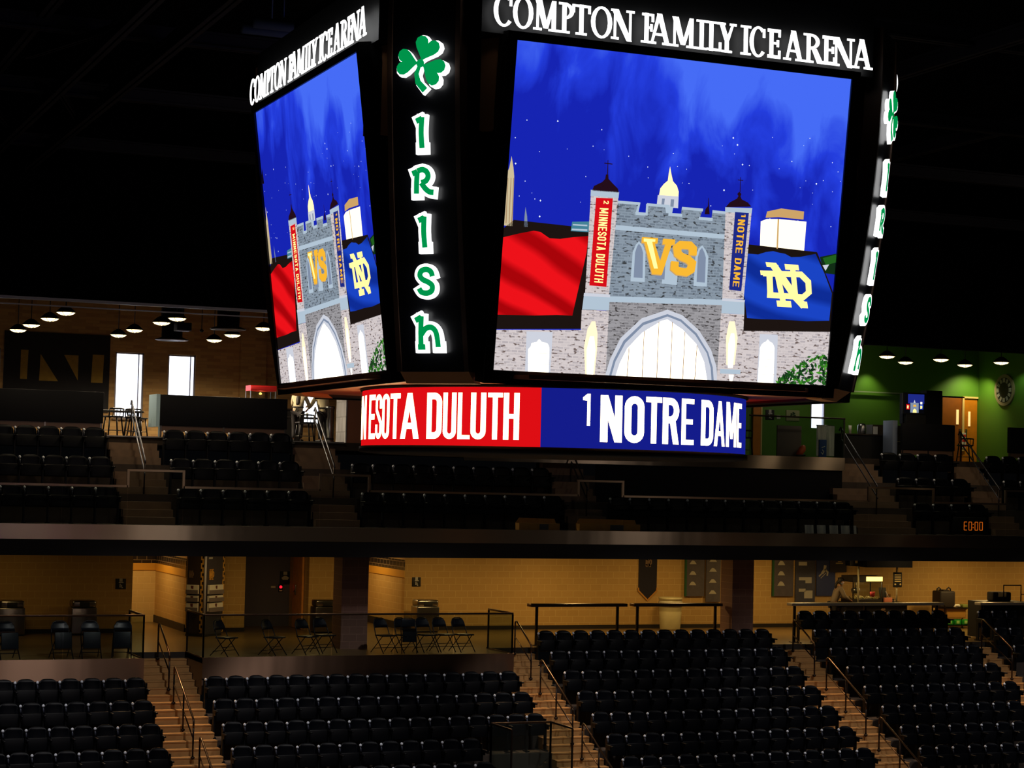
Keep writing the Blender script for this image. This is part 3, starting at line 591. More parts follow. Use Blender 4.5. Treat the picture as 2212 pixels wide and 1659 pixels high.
# inner body and underside
b = MB()
b.lathe([(3.3, 5.95), (3.75, 9.9), (3.75, 11.0), (0.01, 11.0)], (SX, SY, 0), 8, 0, PI/8, PI/8+2*PI); ib = b.build('inner_body', FRAMEM, sb)
for p in ib.data.polygons: p.use_smooth = False
UND = mat('brown_underside', (190, 116, 84), .5)
b = MB()
oc = [(3.42, -1.9), (3.42, 1.9), (2.6, 2.75), (1.9, 3.5), (-1.9, 3.5), (-2.6, 2.75), (-3.42, 1.9), (-3.42, -1.9), (-2.6, -2.75), (-1.9, -3.5), (1.9, -3.5), (2.6, -2.75)]
b.prism(oc, lambda x, y, d: (SX+x, SY+y, 5.86+d), 0, .05); b.build('underside', UND, sb)
# curved corner panels with shamrock and lettering
def heart(cx, cy, s, ang, n=22):
    out = []
    for i in range(n):
        t = 2*PI*i/n; x = 16*math.sin(t)**3; y = 13*math.cos(t)-5*math.cos(2*t)-2*math.cos(3*t)-math.cos(4*t)
        x, y = x*s/17, (y+17)*s/17; c, q = math.cos(R(ang-90)), math.sin(R(ang-90)); out.append((cx+x*c-y*q, cy+x*q+y*c))
    return out
UNC = {'I': ([[(0.02, .03), (0.0, .5), (.03, .94)], [(.03, .9), (-.16, .82)], [(-.1, .03), (.14, .03)]], .15),
       'R': ([[(-.26, .04), (-.24, .5), (-.2, .9)], [(-.2, .9), (-.42, .82)], [(-.2, .92), (.02, .97), (.2, .88), (.26, .7), (.16, .53), (-.04, .46)], [(-.04, .46), (.12, .24), (.3, .1), (.48, .07)], [(-.38, .04), (-.12, .04)]], .17),
       's': ([[(.3, .68), (.24, .86), (.06, .95), (-.16, .9), (-.24, .72), (-.12, .56), (.1, .46), (.27, .32), (.24, .12), (.04, .03), (-.2, .07), (-.3, .22)]], .19),
       'h': ([[(-.26, .04), (-.24, .5), (-.2, .95)], [(-.2, .92), (-.4, .82)], [(-.22, .42), (-.08, .58), (.1, .62), (.24, .5), (.29, .25), (.3, .04)], [(-.36, .04), (-.12, .04)], [(.2, .04), (.42, .04)]], .16)}
GRN = emat('green_lit_face', (0, 146, 74), 1.0); WHT = emat('white_lit_edge', (255, 255, 255), 1.7)
def smooth(p):
    if len(p) < 3: return p
    q = [p[0]]+list(p)+[p[-1]]; out = []
    for i in range(1, len(q)-2):
        a, b_, c, d = (Vector(q[i+k]) for k in (-1, 0, 1, 2))
        for k in range(4):
            t_ = k/4; out.append(tuple(.5*((2*b_)+(c-a)*t_+(2*a-5*b_+4*c-d)*t_*t_+(3*b_-a-3*c+d)*t_**3)))
    return out+[tuple(p[-1])]
DPT = lambda z: .5*max(0, (10.1-z)/4.1)**1.7
for nx, ny in ((-1, -1), (1, -1), (-1, 1)):
    n = Vector((nx, ny, 0)).normalized(); t = Vector((-n.y, n.x, 0))
    P = lambda u, z, d: Vector((SX, SY, z))+n*(4.587-DPT(z)+d)+t*u
    zs = [5.93+i*(10.6-5.93)/24 for i in range(25)]
    b = MB(); vs = []
    for z in zs: vs += [P(-.41, z, 0), P(.41, z, 0), P(.41, z, -.18), P(-.41, z, -.18)]
    b.add(vs, [(4*i+k, 4*i+(k+1) % 4, 4*i+4+(k+1) % 4, 4*i+4+k) for i in range(24) for k in range(4)]+[(0, 3, 2, 1), (96, 97, 98, 99)])
    pan = b.build('corner_panel', mat('black_corner_panel', (10, 11, 16), .35), sb)
    for sgn in (-1, 1):
        b = MB(); vs = []
        for z in zs: vs += [P(sgn*.41, z, .02), P(sgn*.47, z, .02), P(sgn*.47, z, -.2), P(sgn*.41, z, -.2)]
        b.add(vs, [(4*i+k, 4*i+(k+1) % 4, 4*i+4+(k+1) % 4, 4*i+4+k) for i in range(24) for k in range(4)]); b.build('edge_trim', mat('brown_edge_trim', (88, 62, 46), .5), pan)
    for sgn in (-1, 1):
        for zz in ((8.8, 9.9),):
            sp = MB(); c0 = P(sgn*.56, zz[0], -.35); c1 = P(sgn*.98, zz[0], -.35)
            q = [c0, c1, c1-n*.1, c0-n*.1]; sp.add(q+[v+Vector((0, 0, zz[1]-zz[0])) for v in q], [(0, 1, 5, 4), (1, 2, 6, 5), (2, 3, 7, 6), (3, 0, 4, 7), (4, 5, 6, 7), (0, 3, 2, 1)])
            sp.build('speaker_cloth', TANM, sb)
    b = MB(); q = [P(-.45, 5.95, 0), P(.45, 5.95, 0), P(.45, 5.8, -.18), P(-.45, 5.8, -.18)]
    b.add(q+[v-n*.2 for v in q], [(0, 1, 2, 3), (7, 6, 5, 4), (0, 4, 5, 1), (1, 5, 6, 2), (2, 6, 7, 3), (3, 7, 4, 0)]); b.build('corner_skirt', TANM, sb)
    items = [('shamrock', 9.53, .6), ('I', 8.53, .4), ('R', 8.0, .3), ('I', 7.37, .4), ('s', 6.84, .3), ('h', 6.2, .4)]
    for ch, z0, hgt in items:
        wb = MB(); gb = MB(); F = lambda x, y, d: P(x, y, d)
        if ch == 'shamrock':
            lv = [(66, .2), (172, .19), (-30, .2)]
            for ang, s in lv:
                cx_, cy_ = .02*math.cos(R(ang)), .02*math.sin(R(ang))
                wb.prism([(x+.012, z0+y-.012) for x, y in heart(cx_, cy_, s*.93, ang)], F, .03, .085); gb.prism([(x-.006, z0+y+.006) for x, y in heart(cx_, cy_, s*.87, ang)], F, .087, .09)
            st = [(0, 0), (-.05, -.12), (-.03, -.22), (.06, -.32)]
            for q in stroke([(x+.012, z0+y-.01) for x, y in st], [.05, .07, .09, .11]): wb.prism(q, F, .03, .085)
            for q in stroke([(x-.006, z0+y+.006) for x, y in st], [.04, .055, .07, .08]): gb.prism(q, F, .087, .09)
            gb.prism([(.05*math.cos(i*PI/6)-.006, z0+.05*math.sin(i*PI/6)+.006) for i in range(12)], F, .088, .0905)
            nm = 'shamrock_sign'
        else:
            strokes, wt = UNC[ch]
            for sp_ in strokes:
                e0 = Vector(sp_[0])-Vector(sp_[1]); e1 = Vector(sp_[-1])-Vector(sp_[-2]); ex = .035/hgt
                ext = [tuple(Vector(sp_[0])+e0.normalized()*ex)]+[tuple(p) for p in sp_[1:-1]]+[tuple(Vector(sp_[-1])+e1.normalized()*ex)]
                for q in stroke([(x*hgt, z0+y*hgt) for x, y in smooth(ext)], .14): wb.prism(q, F, .03, .085)
                if sp_ is strokes[-1] and len(sp_) == 2 and sp_[0][1] == sp_[1][1]: continue
                for q in stroke([(x*hgt, z0+y*hgt) for x, y in smooth(sp_)], .066): gb.prism(q, F, .087, .09)
            nm = 'letter_sign'
        o = wb.build(nm, WHT, pan); o['label'] = 'white box letter '+ch if ch != 'shamrock' else 'white edged green shamrock'
        gb.build('green_face', GRN, o)
# message ring
RR = 2.65; dv = Vector((-SX, -SY, 0)).normalized(); rv = Vector((-dv.y, dv.x, 0))
RP = lambda ph, z, d=0: Vector((SX, SY, z))+(dv*math.cos(R(ph))+rv*math.sin(R(ph)))*(RR+d)
def ringband(a0, a1, z0, z1, d=0):
    b = MB(); n = max(2, int(abs(a1-a0)/4)); vs = []
    for i in range(n+1):
        ph = a0+(a1-a0)*i/n; vs += [RP(ph, z0, d), RP(ph, z1, d)]
    return b.add(vs, [(2*i, 2*i+2, 2*i+3, 2*i+1) for i in range(n)], 0, True)
core = MB(); core.lathe([(.01, 5.85), (2.6, 5.85), (2.68, 5.85), (2.68, 5.83), (2.64, 5.82), (2.64, 5.08), (2.68, 5.07), (2.68, 5.0), (2.5, 4.98), (.01, 4.98)], (SX, SY, 0), 96)
ringo = core.build('message_ring', FRAMEM, sb)
rd = ringband(-180, -3.4, 5.07, 5.83).build('red_panel', emat('ring_red', (222, 14, 20)), ringo)
rd2 = ringband(95, 180, 5.07, 5.83).build('red_panel', emat('ring_red', (222, 14, 20)), ringo)
bl = ringband(-3.4, 95, 5.07, 5.83).build('blue_panel', emat('ring_blue', (20, 28, 138)), ringo)
RINGT = emat('ring_pale_letter', (255, 232, 170), 5.0)
def ring_letters(spec, z0, z1, name, panel):
    b = MB()
    for ch, a0, a1, *zz in spec:
        za, zb = (zz+[z0, z1])[:2] if zz else (z0, z1); w_ = (R(a1-a0)*RR)/(zb-za); t_ = min(.26, w_*(.26 if ch in 'AM' else .34))
        for poly in sans(ch, w_, t_):
            n_ = len(poly)
            b.prism(poly, lambda x, y, d: RP(a0+(a1-a0)*x/w_, za+y*(zb-za), d), .006, .006)
    o = b.build(name, RINGT, panel); return o
ring_letters([('M', -98, -90), ('I', -89, -86.5), ('N', -85.5, -79.8), ('N', -79.2, -71.5), ('E', -68.5, -63), ('S', -62.8, -58.4), ('O', -58.2, -54), ('T', -53.6, -48.6), ('A', -48.4, -40.6), ('D', -37.7, -32.4), ('U', -32.0, -27.7), ('L', -27.2, -23.4), ('U', -23.2, -18.7), ('T', -18.2, -14.0), ('H', -13.7, -9.3)], 5.16, 5.75, 'ring_lettering', rd)
ring_letters([('1', 8.3, 10.8, 5.36, 5.76), ('N', 12.8, 19), ('O', 19.7, 25.6), ('T', 26.1, 31.2), ('R', 31.5, 37.2), ('E', 38.1, 42.9), ('D', 45.9, 51.6), ('A', 52, 58.0), ('M', 58.8, 66.4), ('E', 67, 72)], 5.16, 5.75, 'ring_lettering', bl)
ring_letters([(c, 128+6.6*i, 133.6+6.6*i) for i, c in enumerate('MINNESOTA DULUTH') if c != ' '], 5.16, 5.75, 'ring_lettering', rd2)
for k in range(6):
    ph = -150+60*k; p = RP(ph, 5.85, -.3); b = MB(); b.box(p.x-.05, p.x+.05, p.y-.05, p.y+.05, 5.8, 6.0); b.build('hanger_bracket', FRAMEM, sb)
for x in (-1.5, 1.5):
    for y in (-1.5, 1.5): b = MB(); b.cyl((SX+x, SY+y, 10.9), (SX+x*.8, SY+y*.8, 14), .03, n=6); b.build('hoist_cable', STEELDK, sb)

# ================================================================== SEATS
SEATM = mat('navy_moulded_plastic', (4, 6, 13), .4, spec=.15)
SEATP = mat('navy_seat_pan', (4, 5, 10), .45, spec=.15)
METDK = mat('dark_seat_metal', (12, 13, 17), .45, .0, spec=.25)
CAPM = mat('pale_glint_cap', (226, 232, 246), .3, spec=.6)
STREAKM = mat('slate_glint_streak', (58, 62, 78), .4)
def seat_back(p, w, z0, z1, pad=0):
    """curved shell with rounded top corners, leaning back"""
    b = MB(); nu, nv = 8, 7; F_, B_ = [], []
    for j in range(nv+1):
        v = j/nv; z = z0+(z1-z0)*v
        hw = w/2*(1-.03*(1-v)); k = max(0, (v-.72)/.28); hw *= 1-.2*k**2.6
        for i in range(nu+1):
            u = -1+2*i/nu; x = p/2+hw*u
            y = .02+.10*v-.055*abs(u)**3+.02*math.sin(v*PI); zz = z-.05*k*abs(u)**4
            F_.append((x, y-pad*(1-u*u), zz)); B_.append((x, y+.028+.012*(1-u*u), zz))
    n = nu+1; m = len(F_); fs = []
    for j in range(nv):
        for i in range(nu):
            a = j*n+i; fs.append((a, a+1, a+n+1, a+n)); fs.append((m+a+1, m+a, m+a+n, m+a+n+1))
    for i in range(nu): fs.append((i+1, i, m+i, m+i+1)); a = nv*n+i; fs.append((a, a+1, m+a+1, m+a))
    for j in range(nv): a = j*n; fs.append((a, a+n, m+a+n, m+a)); a = j*n+nu; fs.append((a+n, a, m+a, m+a+n))
    return b.add(F_+B_, fs, 0, True)
def seat_pan(p, w):
    b = MB(); M = Matrix.Translation((p/2, -.03, .40)) @ Matrix.Rotation(R(-9), 4, 'X')
    b.rbox(-w/2, w/2, -.055, .0, 0, .31, .022, 0, M); return b
def stanchion(x):
    b = MB(); b.box(x-.018, x+.018, -.06, .06, 0, .68).box(x-.04, x+.04, -.14, .12, 0, .03)
    b.box(x-.014, x+.014, -.03, .09, .6, .82); return b
def armrest(x):
    b = MB(); b.rbox(x-.028, x+.028, -.33, .02, .655, .695, .014); b.box(x-.016, x+.016, -.2, .0, .56, .66); return b
def glint_cap(x):  # added pale knob and slate streak stand in for each seat's glint
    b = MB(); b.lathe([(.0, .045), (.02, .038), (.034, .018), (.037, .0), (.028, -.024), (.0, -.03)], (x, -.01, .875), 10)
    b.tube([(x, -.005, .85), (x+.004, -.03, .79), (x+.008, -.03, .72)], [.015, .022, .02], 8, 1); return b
def make_seat(name, p, back_pad, label, cat, group):
    t = thing(name, label, cat, (0, 0, 0), group)
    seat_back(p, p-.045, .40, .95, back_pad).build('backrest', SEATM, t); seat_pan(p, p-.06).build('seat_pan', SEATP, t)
    armrest(0).build('armrest', METDK, t); s_ = stanchion(0).build('stanchion', METDK, t); glint_cap(0).build('glint_cap', [CAPM, STREAKM], t)
    return t
ROWN = {-1: 'top', 0: 'upper', 1: 'third', 2: 'fourth', 3: 'fifth', 4: 'sixth', 5: 'seventh', 6: 'eighth'}
def end_pieces(r, p):
    """the last seat of a row closes it with a second armrest and stanchion"""
    for nm in ('armrest', 'stanchion'):
        src = [c for c in r.children if c.name.startswith(nm)][0]; c = src.copy(); COL.objects.link(c); c.parent = r; c.location = (p, 0, 0)
seat0 = None
BN = {'L': 'far-left block', 'M': 'block below the chairs', 'R': 'wide centre-right block', 'F': 'block below the popcorn stand', 'G': 'far-right block'}
ROWS = {'L': range(2, 6), 'M': range(2, 7), 'R': range(0, 7), 'F': range(-1, 7), 'G': range(-1, 3)}
TOPR = {'L': 2, 'M': 2, 'R': 0, 'F': -1, 'G': -1}
for bk, rows in ROWS.items():
    x0, n = BLOCKS[bk]
    for r in rows:
        ks = list(range(n))
        if bk == 'M' and r == 5: ks = list(range(12))
        if bk == 'M' and r == 6: ks = list(range(5, 12))
        ks = [k for k in ks if (x0+PITCH*k) < .766*YH(r)-.05]
        for k in ks:
            rowt = 'top' if r == TOPR[bk] else ORD[r-TOPR[bk]]
            if bk == 'L': lab = 'navy folding seat, %s from the stairs, %s row of the %s' % (ORD[n-1-k], rowt, BN[bk])
            else: lab = 'navy folding seat, %s from left, %s row of the %s' % (ORD[k], rowt, BN[bk])
            loc = (x0+PITCH*k, YH(r), ZT(r)); grp = 'folding seats of the lower stand'
            if seat0 is None: seat0 = make_seat('stadium_chair', PITCH, .0, lab, 'seat', grp); o = seat0; o.location = loc
            else: o = dup(seat0, loc, 0, lab, grp)
            if k == ks[-1] and (bk != 'G'): end_list = globals().setdefault('ENDS', []); end_list.append(o)
for o in ENDS: end_pieces(o, PITCH)
UY = {'A': 50.0, 'B': 50.9, 'C': 51.8, 'D': 52.9}; UZ = {'A': 3.31, 'B': 4.07, 'C': 4.83, 'D': 5.58}
UP = {'a': (10.42-.587*6, .587, 6, 'ABC', 'balcony block under the painted monogram'), 'b': (11.95, .587, 6, 'ABC', 'balcony block left of the two people'), 'c': (16.91, .589, 10, 'AB', 'balcony block under the message ring'),
      'd': (24.23, .612, 13, 'A', 'single balcony row below the steel-edged box'), 'e': (34.38, .66, 4, 'ABC', 'balcony block below the television'), 'f': (38.3, .62, 3, 'ABC', 'balcony block at the far right')}
useat = None; UEND = []
for bk, (x0, p, n, rows, nm) in UP.items():
    for ri, r in enumerate(rows):
        ks = [k for k in range(n) if x0+p*k < .766*UY[r]-.05]
        for k in ks:
            rowt = {'A': 'front', 'B': 'second', 'C': 'rear'}[r]
            lab = 'padded balcony seat, %s from left, %s row, %s' % (ORD[k], rowt, nm)
            loc = (x0+p*k, UY[r], UZ[r]); grp = 'padded seats of the balcony'
            if useat is None: useat = make_seat('balcony_chair', .587, .03, lab, 'seat', grp); o = useat; o.location = loc
            else: o = dup(useat, loc, 0, lab, grp)
            o.scale = (p/.587, 1, 1)
            if k == ks[-1]: UEND.append(o)
for o in UEND: end_pieces(o, .587)

# ================================================================== RAILS AND GLASS
def stair_rail(x, y_top, y_bot, top_base, bot_base, label, mid=True, name='stair_handrail', group='aisle handrails', posts=2, zfun=None):
    """inverted-U rail down an aisle: end posts, top rail, mid rail"""
    t = thing(name, label, 'handrail', (x, y_top, top_base), group)
    h = .93; P = []
    for i in range(posts):
        f = i/(posts-1); y = y_top+(y_bot-y_top)*f; z = top_base+(bot_base-top_base)*f; P.append((y, z))
    for y, z in P:
        b = MB(); b.cyl((x, y, z-.02), (x, y, z+h-.02), .022, n=8).cyl((x, y, z), (x, y, z+.05), .05, n=10); b.build('post', BRONZE, t)
    b = MB(); (ya, za), (yb, zb) = P[0], P[-1]
    b.tube([(x, ya, za+h-.2), (x, ya, za+h-.06), (x, ya-.05, za+h-.01), (x, ya-.14, za+h-.03), (x, yb+.06, zb+h+.02), (x, yb, zb+h-.04), (x, yb, zb+h-.2)], .024, 10); b.build('top_rail', CHROMB, t)
    if mid: b = MB(); b.cyl((x, ya, za+h*.52), (x, yb, zb+h*.52), .018, n=8); b.build('middle_rail', CHROMB, t)
    return t
CHROMB = mat('worn_bronze_rail', (86, 66, 52), .28, .85)
SLZ = lambda y: -(50.7-y)*.503 if y < 50.7 else 0
for x, nm, lst in ((11.65, 'stairs beside the far-left block', ((50.4, 49.1), (48.55, 46.45), (45.8, 43.8))), (21.6, 'stairs left of the wide centre-right block', ((50.4, 49.25), (48.6, 46.5), (45.9, 43.9))),
                   (30.45, 'stairs right of the wide centre-right block', ((50.35, 49.15), (48.5, 46.45), (45.8, 43.8))), (37.1, 'stairs at the far right', ((50.3, 48.8), (48.2, 46.2)))):
    for k, (y0, y1) in enumerate(lst):
        stair_rail(x, y0, y1, SLZ(y0), SLZ(y1), '%s bronze handrail down the %s' % (('uppermost', 'second', 'third')[k], nm), posts=2 if k == 0 else 3)
# glass guards of the standing platforms
def guard(name, label, pts, z0, h, gap, top, group, rail=(.05, .05), posts=True, mats=None):
    """straight glass guard along pts: glass panels, end posts, capping rail"""
    t = thing(name, label, 'guardrail', (pts[0][0], pts[0][1], z0), group); mt = mats or BRONZE
    for (xa, ya), (xb, yb) in zip(pts[:-1], pts[1:]):
        L = math.hypot(xb-xa, yb-ya); n = max(1, round(L/gap)); ux, uy = (xb-xa)/L, (yb-ya)/L
        for i in range(n):
            a, c = L*i/n+.012, L*(i+1)/n-.012; b = MB(); q = [(xa+ux*a, ya+uy*a), (xa+ux*c, ya+uy*c)]; ox, oy = -uy*.006, ux*.006
            vs = [(q[0][0]+ox, q[0][1]+oy), (q[1][0]+ox, q[1][1]+oy), (q[1][0]-ox, q[1][1]-oy), (q[0][0]-ox, q[0][1]-oy)]
            b.add([(x, y, z0) for x, y in vs]+[(x, y, z0+h) for x, y in vs], [(0, 3, 2, 1), (4, 5, 6, 7), (0, 1, 5, 4), (1, 2, 6, 5), (2, 3, 7, 6), (3, 0, 4, 7)]); b.build('glass_panel', GLASS, t)
        b = MB(); a = math.atan2(uy, ux); M = Matrix.Translation((xa, ya, z0+h)) @ Matrix.Rotation(a, 4, 'Z'); b.rbox(0, L, -rail[0]/2, rail[0]/2, 0, rail[1], .008, 0, M); b.build('top_rail', top, t)
        if posts:
            for x, y in ((xa, ya), (xb, yb)): b = MB(); b.box(x-.02, x+.02, y-.02, y+.02, z0-.05, z0+h+.01); b.build('post', mt, t)
    return t
guard('platform_guard', 'glass guard with slim rail in front of the four chairs at far left', [(5, 48.9), (10.93, 48.9), (10.93, 50.6)], .03, 1.03, 1.75, CHROMB, 'glass guards of the standing platforms')
guard('platform_guard', 'long glass guard in front of the chairs around the dark column', [(12.45, 50.6), (12.45, 48.9), (20.88, 48.9), (20.88, 50.6)], .03, 1.03, 1.75, CHROMB, 'glass guards of the standing platforms')
guard('landing_guard', 'glass guard around the sunken landing among the seats', [(19.22, 44.9), (19.22, 46.22), (20.86, 46.22), (20.86, 44.9)], -2.7, 1.2, 1.5, CHROMB, None)
PALE = brush(mat('pale_rail_cap', (190, 164, 140), .42, .9))
# balcony glass: low runs with taller gates at the aisles
segs = [(5.6, 10.44, .93), (10.44, 11.84, 1.33), (11.84, 15.43, .93), (15.43, 16.76, 1.33), (16.76, 22.78, .93), (22.78, 24.13, 1.33), (24.13, 32.1, .93), (32.1, 34.35, 1.33), (34.35, 36.95, .93), (36.95, 40, 1.33)]
t = thing('balcony_guard', 'long stepped glass guard with pale metal cap along the balcony edge', 'guardrail', (5.6, 49.0, 3.32))
for i, (a, c, h) in enumerate(segs):
    n = max(1, round((c-a)/1.9))
    for k in range(n):
        b = MB(); b.box(a+(c-a)*k/n+.008, a+(c-a)*(k+1)/n-.008, 48.994, 49.006, 3.32, 3.32+h); b.build('glass_panel', GLASS, t)
    b = MB(); b.box(a-.03 if h > 1 else a, c+.03 if h > 1 else c, 48.97, 49.03, 3.32+h-.0, 3.32+h+.055); b.build('cap_rail', PALE, t)
    if h > 1:
        for x in (a, c): b = MB(); b.box(x-.03, x+.03, 48.97, 49.03, 4.25, 3.32+h); b.build('gate_upright', PALE, t)
SREX = mat('satin_stair_rail', (84, 84, 92), .38, .9)
CHROMB2 = CHROMB
def up_rail(x0, x1, y0, z0, y1, z1, label):
    t = thing('balcony_handrail', label, 'handrail', (x0, y0, z0), 'balcony aisle handrails')
    for i in range(2):
        f = i; p = Vector((x0+(x1-x0)*f, y0+(y1-y0)*f, z0+(z1-z0)*f)); b = MB(); b.cyl(p+Vector((0, 0, -.95)), p, .02, n=8); b.build('post', BRONZE, t)
    for nm, dz, r_ in (('top_rail', 0, .026), ('middle_rail', -.32, .02)):
        b = MB(); b.tube([(x0, y0+.12, z0+dz-.1), (x0, y0+.05, z0+dz), (x1, y1, z1+dz), (x1, y1-.06, z1+dz-.08)], r_, 8); b.build(nm, SREX, t)
up_rail(11.2, 11.2, 52.4, 6.53, 50.6, 4.95, 'thin double handrail on the balcony stairs below the tall window')
up_rail(16.3, 16.3, 52.4, 6.53, 50.6, 4.95, 'thin double handrail on the balcony stairs below the two people')
up_rail(23.6, 23.6, 51.3, 5.6, 50.2, 4.5, 'dark double handrail on the balcony stairs under the message ring')
up_rail(33.3, 33.3, 52.4, 6.53, 50.4, 4.75, 'dark double handrail on the balcony stairs left of the television')
up_rail(37.75, 37.75, 52.4, 6.53, 50.4, 4.75, 'dark double handrail on the balcony stairs before the orange doors')

# ================================================================== CONCOURSE FURNITURE
def folding_chair():
    t = thing('folding_chair', 'x', 'chair', (0, 0, 0), 'dark folding chairs behind the glass')
    M_ = mat('dark_chair_enamel', (26, 24, 30), .35, .4); b = MB()
    P = lambda s: [(s*.235, -.27, .012), (s*.228, .10, .47), (s*.21, .23, .78), (s*.16, .26, .87)]
    L = P(-1); Rr = P(1); b.tube(L+[(-.08, .268, .905), (.08, .268, .905)]+Rr[::-1], .0135, 8); b.build('hoop_frame', M_, t)
    for s in (-1, 1): b = MB(); b.tube([(s*.2, -.16, .455), (s*.215, .08, .22), (s*.225, .3, .012)], .012, 8); b.build('rear_leg', M_, t)
    for y, z in ((-.155, .16), (-.10, .235)):
        b = MB(); b.cyl((-.232, y, z), (.232, y, z), .009, n=6); b.build('cross_bar', M_, t)
    b = MB(); b.cyl((-.222, .22, .12), (.222, .22, .12), .009, n=6); b.build('cross_bar', M_, t)
    b = MB(); b.rbox(-.215, .215, -.25, .16, .45, .488, .017); b.build('seat', mat('navy_vinyl_pad', (20, 24, 36), .4), t)
    b = MB(); n = 8; vs = []
    for z, dy in ((.66, .165), (.75, .2), (.83, .235), (.885, .258)):
        for i in range(n+1):
            u = -1+2*i/n; hw = .215 if z < .8 else .19 if z < .86 else .13; vs += [(hw*u, dy+.03*(1-u*u), z), (hw*u, dy+.03*(1-u*u)+.018, z)]
    k = 2*(n+1); fs = []
    for r in range(3):
        for i in range(n): a = r*k+2*i; fs += [(a, a+2, a+k+2, a+k), (a+3, a+1, a+k+1, a+k+3)]
    for i in range(n): a = 2*i; fs.append((a+2, a, a+1, a+3)); a = 3*k+2*i; fs.append((a, a+2, a+3, a+1))
    b.add(vs, fs, 0, True); b.build('backrest', mat('navy_vinyl_pad'), t); return t
CH = [(7.7, 49.35, 8, 'edge', 'half-seen dark folding chair at the far left behind the platform glass', 1), (9.0, 49.35, 4, '', 'dark folding chair, second of four on the far-left platform', 1), (9.72, 49.35, -3, '', 'dark folding chair, third of four on the far-left platform', 1), (10.5, 49.35, -14, '', 'dark folding chair nearest the stairs on the far-left platform', 1),
      (13.16, 49.45, 38, '', 'dark folding chair turned sideways in front of the kiosk', 0), (14.42, 49.45, 38, '', 'dark folding chair turned sideways in front of the charcoal recess', 0), (15.36, 49.6, 24, '', 'dark folding chair just left of the column, facing out', 0), (15.95, 49.95, 20, '', 'shaded folding chair half hidden beside the dark column', 0),
      (17.55, 49.7, 18, '', 'dark folding chair just right of the column, first of five', 0), (18.14, 49.75, 20, '', 'dark folding chair with another folded against it, second of five', 0), (18.74, 49.75, 14, '', 'dark folding chair, middle of the five right of the column', 0), (19.24, 49.8, 14, '', 'dark folding chair, fourth of the five right of the column', 0), (19.78, 49.75, 16, '', 'dark folding chair, last of the five, nearest the wide stairs', 0)]
fc = folding_chair()
for i, (x, y, rz, _, lab, flip) in enumerate(CH[::-1]):
    if i == 0: o = fc; o.location = (x, y, 0); o.rotation_euler = (0, 0, R(rz)); o['label'] = lab
    else: o = dup(fc, (x, y, 0), R(rz), lab)
    if flip:
        for c in o.children:
            if c.name.startswith('seat'): c.rotation_euler = (R(82), 0, 0); c.location = (0, .30, .44)
# a folded chair leaning on the second of five
t = thing('folding_chair', 'folded dark chair leaning against the second of the five chairs', 'chair', (18.16, 49.45, 0), 'dark folding chairs behind the glass')
b = MB(); b.tube([(17.95, 49.44, 0), (17.95, 49.56, .6), (17.98, 49.62, .86), (18.05, 49.63, .92), (18.27, 49.63, .92), (18.34, 49.62, .86), (18.37, 49.56, .6), (18.37, 49.44, 0)], .0135, 8); b.build('hoop_frame', mat('dark_chair_enamel'), t)
b = MB(); b.rbox(17.97, 18.35, 49.47, 49.5, .3, .66, .012); b.build('seat', mat('navy_vinyl_pad'), t)
b = MB(); b.rbox(17.97, 18.35, 49.57, 49.59, .7, .9, .009); b.build('backrest', mat('navy_vinyl_pad'), t)

def barrel(x, y, r, h, label, m):
    t = thing('trash_barrel', label, 'trash can', (x, y, 0)); b = MB()
    b.lathe([(.0, 0), (r*.86, 0), (r*.9, .05), (r, h*.55), (r*.97, h*.57), (r, h*.6), (r*1.0, h*.93), (r*1.06, h*.95), (r*1.06, h), (r*.95, h), (r*.93, h*.9), (0, h*.88)], (x, y, 0), 28); b.build('body', m, t)
    b = MB(); b.lathe([(r*1.0, h*.9), (r*1.08, h*.86), (r*1.03, h*.72), (r*1.01, h*.74)], (x, y, 0), 28); b.build('liner_bag', mat('clear_bag_liner', (200, 190, 160), .4), t)
barrel(29.5, 56.3, .36, 1.03, 'tall cream round barrel by the wall behind the drink rail', mat('cream_plastic', (196, 182, 132), .5, noise=(4, .06)))
def steel_bin(x, y, label):
    t = thing('waste_bin', label, 'trash can', (x, y, 0), 'steel waste bins along the concourse wall'); b = MB()
    b.rbox(x-.36, x+.36, y-.28, y+.28, .04, .78, .03); b.build('body', STEEL, t)
    b = MB(); b.rbox(x-.34, x+.34, y-.26, y+.26, .78, .98, .06); b.build('hood', STEEL, t)
    b = MB(); b.rbox(x-.14, x+.14, y-.275, y-.25, .8, .93, .01); b.build('flap', BLACK, t)
    b = MB(); b.box(x-.33, x+.33, y-.25, y+.25, 0, .05); b.build('plinth', BLACK, t)
steel_bin(21.15, 56.3, 'steel waste bin below the black sign right of the column'); steel_bin(18.0, 56.4, 'steel waste bin left of the dark column'); steel_bin(10.85, 56.4, 'steel waste bin behind the four chairs at far left'); steel_bin(8.85, 56.4, 'steel waste bin at the far-left edge')
def drink_rail(x0, x1, y, label, m, legs, grp='drink rails behind the top rows'):
    t = thing('drink_rail', label, 'drink rail', (x0, y, 0), grp); b = MB(); b.rbox(x0, x1, y-.16, y+.16, 1.09, 1.175, .015); b.build('counter_top', m, t)
    for x in legs:
        b = MB(); b.box(x-.035, x+.035, y-.03, y+.03, 0, 1.09); b.build('leg', BRONZE, t); b = MB(); b.box(x-.12, x+.12, y-.1, y+.1, 0, .015); b.build('foot_plate', BRONZE, t)
PALST = mat('pale_steel_edge', (190, 182, 168), .4, .2)
BRT = mat('bronze_counter', (96, 76, 60), .28, .8)
drink_rail(22.44, 25.47, 51.4, 'bronze drink rail left of the hanging pennant', BRT, (22.68, 25.22)); drink_rail(25.68, 28.59, 51.4, 'bronze drink rail below the hanging pennant', BRT, (25.86, 28.42))
